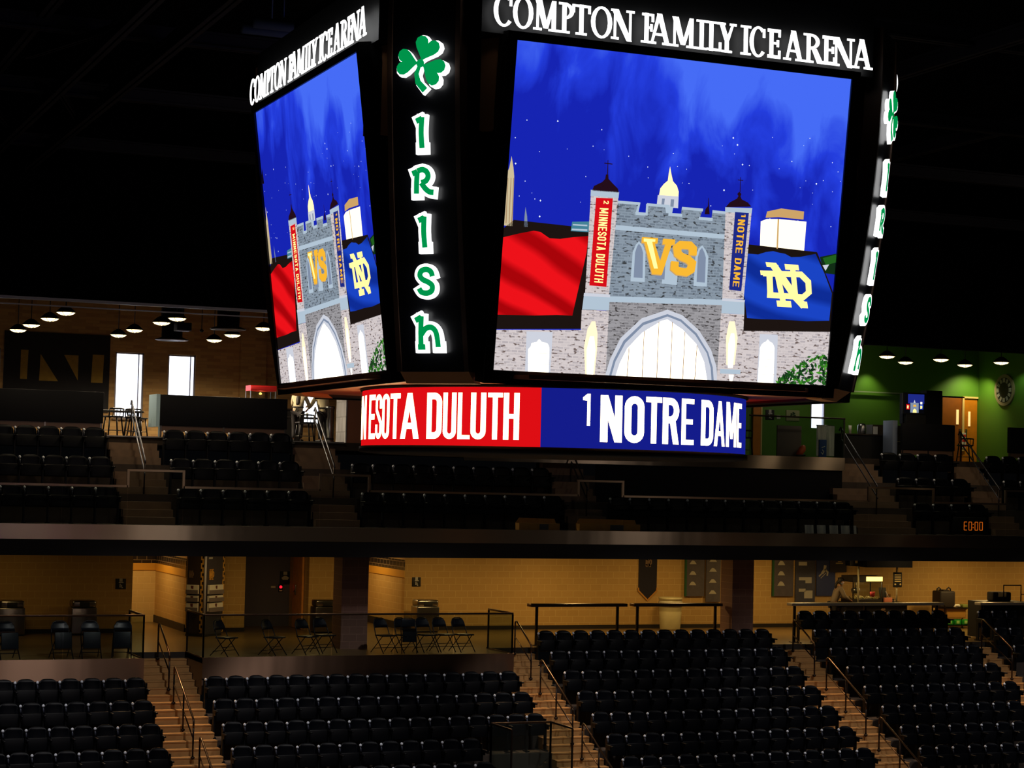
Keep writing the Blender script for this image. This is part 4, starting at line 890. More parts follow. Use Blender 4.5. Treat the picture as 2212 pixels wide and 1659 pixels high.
drink_rail(30.94, 36.38, 51.4, 'long steel drink rail in front of the popcorn stand', PALST, (31.12, 33.6, 36.2)); drink_rail(37.74, 42, 51.4, 'steel drink rail at the far right above the dark cabinet', PALST, (37.9, 41))
# hanging pennant
t = thing('pennant', 'dark navy pennant with gold edged point on the tan wall', 'banner', (29.02, 56.9, .89)); b = MB()
b.prism([(28.69, 2.75), (29.34, 2.75), (29.34, 1.2), (29.015, .92), (28.69, 1.2)], lambda x, z, d: (x, 56.99-d, z), 0, .02); b.build('cloth', mat('navy_felt', (30, 27, 40), .9), t)
b = MB()
for q in stroke([(28.68, 1.3), (28.69, 1.2), (29.015, .9), (29.34, 1.2), (29.35, 1.3)], .045): b.prism(q, lambda x, z, d: (x, 56.968-d, z), 0, .012)
b.build('gold_fringe', mat('gold_braid', (190, 130, 46), .6), t)
def monogram(cx, cz, s, fn, depth, m, name, parent):
    b = MB(); T = lambda p: [(cx+x*s, cz+z*s) for x, z in p]
    for st, w in (([(-.34, .3), (.2, .3), (.36, .14), (.36, -.14), (.2, -.3), (-.34, -.3)], .13), ([(-.26, .3), (-.26, -.3)], .14), ([(-.16, .46), (.16, -.46)], .15), ([(-.14, .46), (-.14, -.46)], .12), ([(.14, .46), (.14, -.46)], .12)):
        for q in stroke(st, w): b.prism(T(q), fn, 0, depth)
    for x, z in ((-.18, .46), (.18, .46), (-.18, -.46), (.18, -.46)): b.prism(T([(x-.13, z-.05), (x+.13, z-.05), (x+.13, z+.05), (x-.13, z+.05)]), fn, 0, depth)
    return b.build(name, m, parent)
monogram(29.02, 2.12, .3, lambda x, z, d: (x, 56.968-d, z), .008, mat('tan_stitching', (126, 100, 78), .8), 'stitched_emblem', t)
# trophy posters
def poster(x0, x1, z0, base, label, edge, blobs, kind):
    t = thing('wall_poster', label, 'poster', (x0, 56.95, z0), 'posters on the concourse wall'); b = MB(); b.box(x0, x1, 56.92, 56.97, z0, 2.85); b.build('board', base, t)
    if edge: b = MB(); b.box(x0-.06, x0, 56.91, 56.97, z0, 2.85); b.build('edge_strip', edge, t)
    b = MB()
    for bx, bz, w_, h_ in blobs:
        if kind == 'cup': b.prism([(bx-w_, bz-h_), (bx+w_, bz-h_), (bx+w_*.7, bz), (bx+w_*.3, bz+h_*.9), (bx-w_*.3, bz+h_), (bx-w_*.7, bz)], lambda x, z, d: (x, 56.915-d, z), 0, .004)
        else: b.prism([(bx-w_, bz-h_), (bx+w_, bz-h_), (bx+w_, bz+h_), (bx-w_, bz+h_)], lambda x, z, d: (x, 56.915-d, z), 0, .004)
    b.build('pale_pictures', mat('faded_print', (186, 178, 158), .7), t); return t
PB = mat('grey_poster_print', (84, 76, 80), .6, noise=(6, .15)); GE = mat('green_poster_edge', (30, 84, 46), .6)
poster(30.4, 31.05, 1.02, PB, 'grey poster with green edge left of the second column', GE, [(30.62, z, .13, .06) for z in (2.12, 1.78, 1.44)], 'cup')
poster(31.12, 31.65, .84, PB, 'taller grey poster tucked against the second column', None, [(31.36, z, .14, .06) for z in (2.2, 1.88, 1.52, 1.16)], 'cup')
poster(33.66, 34.4, 1.02, PB, 'grey poster with green edge right of the second column', GE, [(33.93, z, .14, .07) for z in (2.12, 1.78, 1.44)], 'cup')
poster(34.48, 35.24, .83, mat('slate_poster_print', (62, 60, 70), .6, noise=(6, .2)), 'tall dark poster with stacked photographs beside the blue poster', None, [(34.75, 2.1, .16, .06), (34.98, 1.55, .12, .1), (34.98, 1.08, .16, .13), (34.74, 1.6, .13, .05), (34.74, 1.22, .13, .05)], 'box')
t5 = poster(35.3, 36.02, 1.03, mat('blue_poster_print', (40, 50, 96), .6), 'dark blue poster with a pale skating figure', None, [], 'box')
b = MB()
for st, w in (([(35.62, 2.05), (35.6, 1.9), (35.5, 1.78)], .1), ([(35.6, 1.92), (35.72, 1.82), (35.7, 1.7)], .06), ([(35.5, 1.78), (35.38, 1.68)], .05), ([(35.66, 1.8), (35.45, 1.62)], .025)):
    for q in stroke(st, w): b.prism(q, lambda x, z, d: (x, 56.915-d, z), 0, .004)
b.build('pale_figure', mat('faded_print'), t5)
# restroom plaques and the recess fittings
def plaque(x, y, z, s, label, grp=None):
    t = thing('wall_plaque', label, 'sign', (x, y, z), grp); b = MB(); b.rbox(x-s/2, x+s/2, y-.02, y, z-s/2, z+s/2, .006); b.build('board', BLACK, t)
    b = MB(); F = lambda u, v, d: (x+u, y-.021-d, z+v)
    for q in ([(-.28*s, .3*s), (.02*s, .3*s), (.02*s, .62*s), (-.28*s, .62*s)],): b.prism([(u+.13*s, v-.08*s) for u, v in q], F, 0, .004)
    for u0, u1, v0, v1 in ((-.2, .24, .08, .2), (-.12, -.02, -.34, .02), (.03, .12, -.3, -.08), (.06, .2, -.4, -.3)): b.prism([(u0*s, v0*s), (u1*s, v0*s), (u1*s, v1*s), (u0*s, v1*s)], F, 0, .004)
    b.build('pictogram', mat('pale_sign_mark', (190, 186, 176), .6), t)
plaque(12.03, 57, 1.40, .3, 'black restroom plaque at the corner of the far-left passage', 'restroom plaques'); plaque(21.1, 57, 1.47, .28, 'black restroom plaque right of the column', 'restroom plaques')
t = thing('door_sign', 'small white and grey pictogram sign in the charcoal recess', 'sign', (17.5, 59, 1.5)); b = MB(); b.rbox(17.36, 17.66, 58.96, 59, 1.28, 1.68, .006); b.build('board', BLACK, t)
b = MB(); b.prism([(17.44, 1.42), (17.6, 1.42), (17.64, 1.48), (17.56, 1.54), (17.48, 1.54), (17.4, 1.48)], lambda x, z, d: (x, 58.955-d, z), 0, .004); b.prism([(17.46, 1.57), (17.58, 1.57), (17.58, 1.67), (17.46, 1.67)], lambda x, z, d: (x, 58.955-d, z), 0, .004); b.build('pictogram', mat('pale_sign_mark'), t)
t = thing('door_alarm', 'small box with glowing red light in the charcoal recess', 'alarm', (17.38, 59, 1.15)); b = MB(); b.rbox(17.32, 17.45, 58.95, 59, 1.05, 1.28, .008); b.build('case', BLACK, t)
b = MB(); b.lathe([(.0, .05), (.03, .04), (.045, .015), (.045, 0), (0, 0)], (0, 0, 0), 12); b.v = [(17.385+x, 58.95-z, 1.2+y) for x, y, z in b.v]; b.build('red_light', emat('alarm_red', (255, 30, 50), 1.3), t)
b = MB(); b.box(17.34, 17.43, 58.945, 58.95, 1.07, 1.11); b.build('label_plate', WHITEP, t)
b = MB(); b.rbox(17.08, 17.22, 58.96, 59, 1.17, 1.23, .006); solo('switch_plate', b, WHITEP, 'white switch plate left of the red alarm light', 'switch')
t = thing('wooden_door', 'orange wooden door standing open beside the charcoal recess', 'door', (17.62, 57.9, 0)); b = MB(); b.box(17.6, 17.66, 57.45, 58.4, .02, 2.85); b.build('leaf', WOOD, t)
b = MB(); b.rbox(17.565, 17.6, 58.02, 58.1, 1.02, 1.32, .01); b.cyl((17.58, 58.06, 1.12), (17.52, 58.06, 1.12), .02, n=8).cyl((17.53, 58.06, 1.12), (17.53, 57.93, 1.12), .014, n=8); b.build('door_handle', CHROME, t)
# kiosk
t = thing('information_kiosk', 'tall navy kiosk with gold monogram and leaflet trays by the passage', 'kiosk', (14.07, 55.3, 0))
def facemap(p0, p1):
    p0, p1 = Vector((p0[0], p0[1], 0)), Vector((p1[0], p1[1], 0)); d = (p1-p0).normalized(); n = Vector((d.y, -d.x, 0)); return (p1-p0).length, lambda u, z, o: p0+d*u+n*o+Vector((0, 0, z))
K1, K2 = facemap((14.07, 55.3), (14.72, 55.84)), facemap((13.66, 55.7), (14.07, 55.3))
KB = mat('navy_kiosk_panel', (48, 44, 58), .5); KN = mat('brown_kiosk_panel', (54, 40, 30), .6)
L1, f1 = K1; L2, f2 = K2; b = MB(); b.prism([(.03, .02), (L1, .02), (L1, 2.85), (.03, 2.85)], f1, -.04, 0); b.build('navy_panel', KB, t); b = MB(); b.prism([(0, .02), (L2-.03, .02), (L2-.03, 2.85), (0, 2.85)], f2, -.04, 0); b.build('brown_panel', KN, t)
b = MB(); b.cyl((14.07, 55.28, 0), (14.07, 55.28, 2.85), .035, n=10); b.build('edge_post', mat('pale_grey_paint'), t)
b = MB(); b.prism([(0, 0), (L1, 0), (L1, .06), (0, .06)], f1, -.3, .02).prism([(0, 0), (L2, 0), (L2, .06), (0, .06)], f2, -.3, .02); b.build('base', BLACK, t)
for nm, ff, u0 in (('checkered_edge', f1, L1), ('checkered_edge', f2, L2-.14)):
    b = MB(); b.prism([(u0, .1), (u0+.09, .1), (u0+.09, 2.85), (u0, 2.85)], ff, -.02, .004)
    for k in range(22): b.prism([(u0+.045*(k % 2), .12+k*.123), (u0+.045*(k % 2)+.045, .12+k*.123), (u0+.045*(k % 2)+.045, .2+k*.123), (u0+.045*(k % 2), .2+k*.123)], ff, .005, .008, 1)
    b.build(nm, [mat('gold_paint'), BLACK], t)
monogram(.3, 1.76, .3, f1, .008, mat('gold_monogram_vinyl', (222, 160, 50), .5), 'gold_monogram', t); monogram(.12, 1.76, .2, f2, .008, mat('tan_stitching'), 'faded_monogram', t)
b = MB(); b.prism([(.16, 2.2), (.34, 2.2), (.34, 2.25), (.16, 2.25)], f1, .001, .004); b.build('small_caption', mat('pale_sign_mark'), t)
for z0, z1 in ((1.22, 1.46), (1.0, 1.16), (.72, .95)):
    for ff, L, a in ((f1, L1, .1), (f2, L2, .02)):
        b = MB(); b.prism([(a, z0), (L-.06 if ff is f1 else L-.16, z0), (L-.06 if ff is f1 else L-.16, z0+.1), (a, z0+.1)], ff, .1, .115); b.prism([(a, z0-.02), (L-.06 if ff is f1 else L-.16, z0-.02), (L-.06 if ff is f1 else L-.16, z0), (a, z0)], ff, 0, .115); tr = b.build('leaflet_tray', mat('smoke_acrylic', (120, 110, 110), .2), t)
        b = MB(); e = L-.07 if ff is f1 else L-.17; b.prism([(a+.01, z0), (e, z0), (e, z1), (a+.01, z1)], ff, .02, .09); b.prism([((a+e)/2-.03, z1-.1), ((a+e)/2+.04, z1-.12), ((a+e)/2+.05, z1-.02), ((a+e)/2-.04, z1-.02)], ff, .091, .094, 1); b.build('leaflets', [WHITEP, mat('maroon_print', (96, 44, 40), .6)], tr)
# ------------------------------------------------------------------ popcorn stand
t = thing('popcorn_stand', 'black popcorn stand with poles and canopy in front of the tan wall', 'food stand', (36.3, 55.2, 0))
b = MB(); b.box(35.12, 37.45, 54.8, 55.7, 0, .86); b.build('cabinet', mat('black_laminate', (9, 8, 9), .5), t); b = MB(); b.rbox(35.05, 37.55, 54.72, 55.8, .86, .94, .015); b.build('counter_top', mat('dark_counter', (44, 34, 28), .4), t)
for x in (35.62, 37.1): b = MB(); b.cyl((x, 54.9, .94), (x, 54.9, 2.2), .03, n=10); b.build('pole', mat('cream_pole', (210, 200, 160), .4), t)
b = MB(); b.box(35.69, 37.43, 54.5, 55.8, 2.1, 2.62); b.build('canopy', mat('navy_canvas', (5, 6, 14), .9, spec=.1), t)
b = MB(); rq = random.Random(5)
for k in range(46):
    x = 35.95+rq.random()*1.2; z = .28+.5*rq.random()*(1-abs(x-36.55)/.9); s = rq.uniform(.03, .07); b.prism([(x+s*math.cos(a)*rq.uniform(.6, 1.1), z+s*math.sin(a)*rq.uniform(.6, 1.1)) for a in [i*PI/4 for i in range(8)]], lambda u, v, d: (u, 54.795-d, v), 0, .004, k % 2)
b.build('popcorn_picture', [mat('popcorn_print_tan', (150, 120, 96), .7), mat('popcorn_print_violet', (104, 78, 92), .7)], t)
t = thing('popcorn_machine', 'glass popcorn machine with glowing amber top on the black stand', 'popcorn machine', (36.1, 55.2, .94))
def cabinet_glass(x0, x1, y0, y1, z0, zb, zt, z1, body, lit, parent, litx=None):
    b = MB(); b.box(x0, x1, y0, y1, z0, zb); b.build('base', body, parent)
    b = MB(); b.box(x0, x1, y0, y1, zt, z1); b.build('hood', body, parent)
    for x in (x0+.015, x1-.015):
        for y in (y0+.015, y1-.015): b = MB(); b.box(x-.015, x+.015, y-.015, y+.015, zb, zt); b.build('corner_post', STEEL, parent)
    b = MB(); b.box(x0+.03, x1-.03, y0+.012, y0+.018, zb, zt); b.build('glass_pane', GLASS, parent)
    a, c = litx or (x0, x1); b = MB(); b.rbox(a, c, y0-.02, y0, zt+.03, z1-.02, .008); b.build('lit_sign', lit, parent)
cabinet_glass(35.42, 36.55, 54.9, 55.6, .94, 1.04, 1.6, 1.8, mat('dark_hood_metal', (40, 34, 32), .5), emat('amber_sign', (255, 206, 104), 3.0), t, (35.92, 36.54))
b = MB(); b.lathe([(0, 1.22), (.12, 1.22), (.15, 1.28), (.15, 1.36), (.1, 1.4), (0, 1.4)], (35.75, 55.25, 0), 16); b.cyl((35.75, 55.25, 1.38), (35.75, 55.25, 1.6), .015, n=6); b.build('kettle', STEEL, t)
b = MB()
for k in range(120): x, y, z = 35.5+rq.random()*.98, 55.0+rq.random()*.5, 1.05+rq.random()*.07; b.lathe([(0, -.025), (.025, 0), (0, .025)], (x, y, z), 5)
pc = b.build('popcorn_heap', mat('popcorn', (236, 214, 150), .8), t); pc['kind'] = 'stuff'
b = MB(); b.lathe([(0, 0), (.07, 0), (.09, .16), (.088, .16), (.06, .01)], (36.3, 55.1, 1.12), 14); b.build('striped_tub', mat('red_tub', (200, 50, 44), .6), t)
light('POINT', 'popcorn_lamp', (36.0, 55.25, 1.56), 12, (1, .72, .36), .05)
b = MB(); b.rbox(36.92, 37.26, 54.83, 54.86, 1.44, 1.93, .02); m_ = solo('menu_board', b, BLACK, 'black rounded price board hung on the stand pole', 'sign', off=(37.09, 54.84, 1.44))
b = MB()
for k in range(4): b.box(36.97, 37.21, 54.822, 54.828, 1.83-.07*k, 1.86-.07*k)
for x in (36.99, 37.19): b.cyl((x, 54.828, 1.53), (x, 54.822, 1.53), .035, n=12)
b.build('pale_print', mat('board_print', (180, 160, 110), .7), m_)
b = MB(); b.box(35.25, 35.7, 54.8, 54.84, 2.12, 2.38); m_ = solo('hanging_sign', b, BLACK, 'small black sign hung left of the stand canopy', 'sign', off=(35.45, 54.8, 2.12)); b = MB(); b.box(35.43, 35.51, 54.79, 54.8, 2.22, 2.36).box(35.39, 35.55, 54.79, 54.8, 2.3, 2.35); b.build('pictogram', mat('board_print'), m_)
b = MB(); b.box(35.8, 36.45, 56.9, 56.97, 1.82, 2.3); m_ = solo('wall_menu', b, mat('dark_menu_panel', (44, 36, 38), .6), 'dark menu panel on the wall behind the popcorn machine', 'sign', off=(36.1, 56.95, 1.82)); b = MB(); b.box(36.02, 36.3, 56.89, 56.9, 2.1, 2.14).box(36.1, 36.24, 56.89, 56.9, 2.16, 2.19); b.build('caption', mat('board_print'), m_)
t = thing('cash_register', 'black cash register with tilted screen and cables on the stand', 'cash register', (36.85, 55.1, .94)); b = MB(); b.rbox(36.66, 37.05, 54.95, 55.3, .94, 1.06, .015); b.build('drawer', BLACK, t)
b = MB(); M = Matrix.Translation((36.72, 55.1, 1.08)) @ Matrix.Rotation(R(-12), 4, 'X'); b.rbox(-.13, .13, -.02, .02, 0, .34, .01, 0, M); b.build('screen', BLACK, t)
b = MB(); b.tube([(36.78, 55.05, 1.3), (36.83, 55.0, 1.15), (36.95, 54.95, 1.0), (37.05, 54.93, .97), (37.1, 54.95, 1.06), (37.15, 54.95, .96)], .014, 6); b.build('cable', mat('grey_cable', (150, 140, 130), .5), t)
b = MB(); b.rbox(36.93, 37.08, 55.2, 55.36, 1.06, 1.2, .01); solo('paper_box', b, mat('tan_card', (210, 150, 80), .7), 'small tan box on the cash register', 'box', off=(37.0, 55.28, 1.06))
b = MB(); b.rbox(36.6, 36.9, 54.84, 54.92, .94, 1.1, .01); solo('napkin_box', b, mat('striped_card', (200, 120, 90), .7), 'reddish napkin box at the foot of the register', 'box', off=(36.75, 54.9, .94))
# ------------------------------------------------------------------ rack, urn case and right-hand cabinet
t = thing('wire_rack', 'dark open rack with green packs below, right of the popcorn stand', 'rack', (40.2, 56.1, 0))
for x in (39.6, 40.82):
    for y in (55.75, 56.45): b = MB(); b.box(x-.02, x+.02, y-.02, y+.02, 0, .78); b.build('leg', BRONZE, t)
for z in (.66, .08): b = MB(); b.box(39.58, 40.84, 55.73, 56.47, z, z+.03); b.build('shelf', BRONZE, t)
t = thing('insulated_carrier', 'tall dark insulated drink carrier with loop handles on the rack', 'drink carrier', (39.8, 56.1, .69)); b = MB(); b.rbox(39.5, 40.1, 55.85, 56.35, .69, 1.25, .05); b.build('body', mat('brown_black_plastic', (38, 30, 28), .6), t)
for x in (39.6, 40.0): b = MB(); b.tube([(x-.07, 56.1, 1.22), (x-.07, 56.1, 1.31), (x, 56.1, 1.36), (x+.07, 56.1, 1.31), (x+.07, 56.1, 1.22)], .025, 8); b.build('handle', mat('brown_black_plastic'), t)
b = MB(); b.rbox(39.68, 39.92, 55.95, 56.25, 1.25, 1.29, .015); b.build('lid', mat('brown_black_plastic'), t)
b = MB()
for k in range(7): b.lathe([(0, -.03), (.09, 0), (.05, .05), (0, .06)], (40.2+rq.uniform(-.14, .14), 55.95+rq.uniform(-.1, .1), .73+rq.uniform(0, .03)), 9)
solo('crumpled_towel', b, WHITEP, 'crumpled white towel on the rack beside the carrier', 'towel', off=(40.2, 55.95, .7))
b = MB(); b.rbox(40.42, 40.7, 55.85, 56.2, .69, .8, .02); solo('snack_tray', b, mat('olive_tray', (120, 130, 60), .6), 'olive tray at the end of the rack top', 'tray', off=(40.55, 56, .69))
t = thing('storage_tub', 'clear tan plastic tub on the middle of the rack', 'tub', (40.15, 56.05, .33)); b = MB(); b.rbox(39.72, 40.5, 55.8, 56.35, .34, .64, .03); b.build('body', mat('clear_tan_plastic', (170, 126, 60), .3), t); b = MB(); b.rbox(39.7, 40.52, 55.78, 56.37, .62, .655, .01); b.build('lid', mat('clear_tan_plastic'), t)
for k, w_ in enumerate(('left', 'middle', 'right')):
    x = 39.72+.32*k; t = thing('drink_pack', 'green shrink-wrapped drink pack, %s of the three under the rack tub' % w_, 'drink pack', (x+.14, 56, .11), 'green drink packs'); b = MB(); b.rbox(x, x+.29, 55.8, 56.2, .11, .3, .03); b.build('wrap', mat('green_wrap', (24, 132, 44), .3), t)
    b = MB(); b.rbox(x+.08, x+.2, 55.79, 55.8, .16, .26, .004); b.build('pale_label', mat('lime_label', (150, 200, 110), .5), t)
t = thing('service_cabinet', 'black service cabinet under the far-right drink rail', 'cabinet', (38.9, 52, 0)); b = MB(); b.box(38.1, 39.75, 51.62, 52.4, .05, 1.178); b.build('body', mat('black_laminate'), t)
for x in (38.12, 38.94): b = MB(); b.rbox(x, x+.79, 51.6, 51.63, .1, 1.05, .006); d = b.build('door', mat('black_laminate'), t); b = MB(); b.rbox(x+.7, x+.73, 51.58, 51.6, .5, .7, .006); b.build('door_handle', STEEL, d)
t = thing('equipment_bag', 'dark bag with a white sheet lying on it, on the far-right counter', 'bag', (39.0, 51.9, 1.18)); b = MB(); b.rbox(38.63, 39.33, 51.8, 52.15, 1.18, 1.47, .05); b.build('body', mat('dark_canvas', (36, 28, 26), .8), t); b = MB(); b.rbox(38.82, 39.12, 51.785, 51.8, 1.32, 1.45, .004); b.build('white_sheet', mat('bright_sheet', (255, 240, 190), .6), t)
b = MB(); b.tube([(38.95, 51.7, 1.17), (38.95, 51.7, 1.69), (39.62, 51.7, 1.69), (39.62, 51.7, 1.17)], .02, 8).cyl((39.62, 51.7, 1.4), (40.4, 51.7, 1.4), .012, n=6); solo('tube_frame', b, BRONZE, 'dark square tube frame standing on the far-right counter', 'frame', off=(39.3, 51.7, 1.17))

# ================================================================== CLUB LEVEL
def partition(x0, x1, y, label, cap=False, side=None):
    t = thing('suite_partition', label, 'partition', ((x0+x1)/2, y, 5.58), 'dark partitions behind the balcony'); b = MB(); b.rbox(x0, x1, y, y+.1, 5.9, 6.73, .01); b.build('panel', NAVYDK, t)
    b = MB(); b.box(x0+.02, x1-.02, y+.03, y+.07, 5.74, 5.9); b.build('lower_strip', mat('brown_strip', (96, 72, 62), .4), t)
    n = max(2, round((x1-x0)/1.5)); w_ = (x1-x0-.1)/(n)
    for k in range(n+1): x = x0+.05+w_*k; b = MB(); b.box(x-.02, x+.02, y+.02, y+.08, 5.58, 5.92); b.build('post', STEEL, t)
    if cap: b = MB(); b.box(x0-.1, x0, y-.02, y+.9, 5.86, 6.74); b.build('end_panel', mat('pale_blue_laminate', (176, 208, 226), .5), t); b = MB(); b.box(x0-.03, x0, y-.04, y, 5.4, 5.86); b.build('end_post', mat('pale_blue_laminate'), t)
    if side: b = MB(); b.box(x1-.1, x1, y+.1, y+side, 5.62, 6.73); b.build('return_panel', NAVYDK, t)
    return t
partition(4.5, 10.47, 52.5, 'dark partition at far left below the painted monogram'); partition(11.98, 15.53, 52.5, 'dark partition with pale end panel left of the two people', True)
partition(35.6, 37.6, 52.5, 'dark partition below the television', False, 1.2); partition(39.7, 43, 52.5, 'dark partition at far right below the round clock')
GLS = mat('clear_tumbler', (200, 205, 205), .1, spec=.8)
for k, x in enumerate((14.25, 14.42, 14.55, 14.8, 14.92, 15.05, 15.3)):
    b = MB(); b.lathe([(0, 0), (.03, 0), (.036, .12), (.033, .12), (.026, .01)], (x, 52.44, 5.58), 10); solo('drinking_glass', b, GLS, '%s clear glass from the left under the partition beside the two people' % ORD[k], 'glass', 'glasses under the partition', off=(x, 52.44, 5.58))
# painted monogram on the brick
t = thing('painted_monogram', 'dark painted wall mural with four gold shapes at far left', 'mural', (10.6, 59.97, 7.2)); b = MB(); b.box(8.95, 12.1, 59.96, 59.995, 6.4, 8.75); b.build('dark_ground', mat('charcoal_mural', (30, 29, 34), .8, noise=(5, .2)), t)
for q in ([(9.44, 7.33), (9.64, 7.33), (9.66, 8.2), (9.44, 8.2)], [(10.0, 7.3), (10.56, 7.3), (10.02, 8.1)], [(10.72, 8.1), (11.15, 8.1), (11.15, 7.35)], [(11.55, 7.3), (11.9, 7.3), (11.92, 8.15), (11.58, 8.15)]):
    b = MB(); b.prism(q, lambda x, z, d: (x, 59.958-d, z), 0, .006); b.build('gold_shape', mat('mural_gold', (170, 136, 48), .7, noise=(9, .12)), t)
# pendant lamps under the club ceiling
LAMPG = emat('lamp_lens', (255, 226, 168), 3.2); SHD = mat('black_lamp_shade', (20, 18, 16), .5)
LAMPS = [(8.74, 48.85), (8.74, 51.1), (8.7, 53.7), (8.7, 55.9), (11.5, 48.8), (11.48, 50.45), (11.46, 53.6), (11.5, 55.9), (14.22, 50.5), (14.2, 53.6), (14.3, 56.0), (32.4, 48.6), (34.3, 50.45), (34.35, 48.7), (36.36, 50.3), (36.4, 48.55)]
NM = ['%s lamp of the far-left row, counted from the arena' % o for o in ('nearest', 'second', 'third', 'farthest')]+['%s lamp of the row above the tall window, counted from the arena' % o for o in ('nearest', 'second', 'third', 'farthest')]+['%s lamp of the row beside the left screen, counted from the arena' % o for o in ('nearest', 'middle', 'farthest')]+['lamp nearest the lettered corner over the green lounge', 'second lamp from the left over the green lounge', 'third lamp from the left over the green lounge', 'fourth lamp from the left over the green lounge', 'lamp at the far right over the green lounge']
pl0 = None
for (x, y), nm in zip(LAMPS, NM):
    lab = 'round glowing pendant, '+nm
    if pl0 is None:
        pl0 = t = thing('pendant_lamp', lab, 'lamp', (0, 0, 0), 'round pendant lamps of the club'); b = MB(); b.lathe([(.235, 0), (.245, .015), (.2, .06), (.12, .13), (.05, .17), (0, .17)], (0, 0, 0), 24); b.cyl((0, 0, .16), (0, 0, 1.47), .012, n=6); b.build('shade', SHD, t)
        b = MB(); b.lathe([(0, -.075), (.1, -.062), (.18, -.035), (.228, .005), (.0, .02)], (0, 0, 0), 24); b.build('lens', LAMPG, t)
        b = MB()
        for a in range(6): b.tube([(.24*math.cos(a*PI/3), .24*math.sin(a*PI/3), .0), (.12*math.cos(a*PI/3), .12*math.sin(a*PI/3), -.062), (0, 0, -.082)], .006, 5)
        b.build('wire_guard', SHD, t); o = t; o.location = (x, y, 8.5)
    else: o = dup(pl0, (x, y, 8.5), 0, lab)
    light('SPOT', 'pendant_light', (x, y, 8.36), (45 if y < 52 else 90 if x < 9 else 240 if x < 12 else 460) if x < 20 else 26, (1, .8, .52), .12, (x, y, 0), spot=R(165), blend=.6)
t = thing('ceiling_diffuser', 'large flat round ceiling diffuser above the second window', 'diffuser', (13.2, 56.6, 8.5)); b = MB(); b.lathe([(.3, 1.45), (.3, .06), (.48, .0), (.48, -.02), (.0, -.02)], (13.2, 56.6, 8.5), 28); b.build('body', SHD, t); b = MB(); b.lathe([(.36, -.025), (.46, -.025), (.46, -.03), (.36, -.03)], (13.2, 56.6, 8.5), 28); b.build('pale_ring', mat('pale_grey_paint'), t)
t = thing('ceiling_diffuser', 'large flat round ceiling diffuser beside the left screen', 'diffuser', (14.15, 52.0, 8.5)); b = MB(); b.lathe([(.3, 1.45), (.3, .06), (.48, .0), (.48, -.02), (.0, -.02)], (13.55, 51.6, 8.52), 28); b.build('body', SHD, t); b = MB(); b.lathe([(.36, -.025), (.46, -.025), (.46, -.03), (.36, -.03)], (13.55, 51.6, 8.52), 28); b.build('pale_ring', mat('pale_grey_paint'), t)
t = thing('projector', 'black box projector with bright lower edge under the club ceiling', 'projector', (12.66, 53, 8.6)); b = MB(); b.rbox(12.45, 12.85, 52.8, 53.2, 8.5, 8.72, .01); b.build('case', BLACK, t); b = MB(); b.box(12.46, 12.84, 52.79, 52.8, 8.49, 8.515); b.build('bright_edge', mat('pale_grey_paint'), t); b = MB(); b.cyl((12.65, 53, 8.72), (12.65, 53, 9.96), .03, n=8); b.build('mount', BLACK, t)
b = MB(); b.cyl((12.98, 52.2, 9.96), (12.98, 52.2, 8.5), .012, n=6).lathe([(0, 0), (.05, .02), (.06, .06), (.0, .1)], (12.98, 52.2, 8.43), 12); solo('ceiling_sensor', b, SHD, 'small sensor hanging on a rod beside the projector', 'sensor', off=(12.98, 52.2, 8.43))
# furniture glimpsed in the stair openings
b = MB(); b.box(-2, 17.1, 52.2, 52.26, 5.555, 5.59); struct('trim_club_edge', b, mat('pale_edge_metal', (190, 186, 180), .3, .8))
def bar_stool(x, y, rz, label):
    M_ = mat('black_stool_wood', (18, 15, 14), .4); t = thing('bar_stool', label, 'stool', (x, y, 5.58), 'dark bar stools', R(rz))
    for sx_ in (-.19, .19):
        for sy_ in (-.19, .19): b = MB(); b.tube([(sx_*1.15, sy_*1.15, 0), (sx_*.85, sy_*.85, .7)], .02, 6); b.build('leg', M_, t)
    for z in (.22,):
        b = MB(); b.tube([(-.2, -.2, z), (.2, -.2, z), (.2, .2, z), (-.2, .2, z)], .012, 6, closed=True); b.build('foot_ring', STEEL, t)
    b = MB(); b.rbox(-.22, .22, -.22, .22, .69, .75, .02); b.build('seat', M_, t)
    b = MB()
    for x_ in (-.2, .2): b.cyl((x_, .2, .74), (x_, .24, 1.0), .018, n=6)
    b.tube([(-.2, .24, 1.0), (-.1, .27, 1.01), (.1, .27, 1.01), (.2, .24, 1.0)], .03, 8)
    for x_ in (-.1, 0, .1): b.cyl((x_, .21, .74), (x_, .26, 1.0), .01, n=6)
    b.build('backrest', M_, t); t.scale = (1, 1, .74)
def bar_table(x, y, w, d, h, label):
    t = thing('bar_table', label, 'table', (x, y, 5.58)); b = MB(); b.rbox(x-w/2, x+w/2, y-d/2, y+d/2, 5.58+h-.05, 5.58+h, .01); b.build('table_top', mat('black_stool_wood'), t)
    for sx_ in (-1, 1): b = MB(); b.box(x+sx_*(w/2-.1)-.03, x+sx_*(w/2-.1)+.03, y-.03, y+.03, 5.58, 5.58+h-.05); b.build('leg', mat('black_stool_wood'), t)
bar_stool(10.9, 53.3, 190, 'dark bar stool in the stair opening left of the tall window'); bar_stool(11.45, 53.4, 170, 'dark bar stool in front of the tall window')
bar_stool(11.8, 54.4, 100, 'dark bar stool beside the pale partition end'); bar_table(11.1, 54.6, 1.7, .6, .74, 'dark bar table under the tall window')
bar_stool(16.2, 53.05, 180, 'dark bar stool in front of the person with long hair'); bar_table(16.62, 54.75, 1.3, .5, .74, 'dark bar table between the two people')
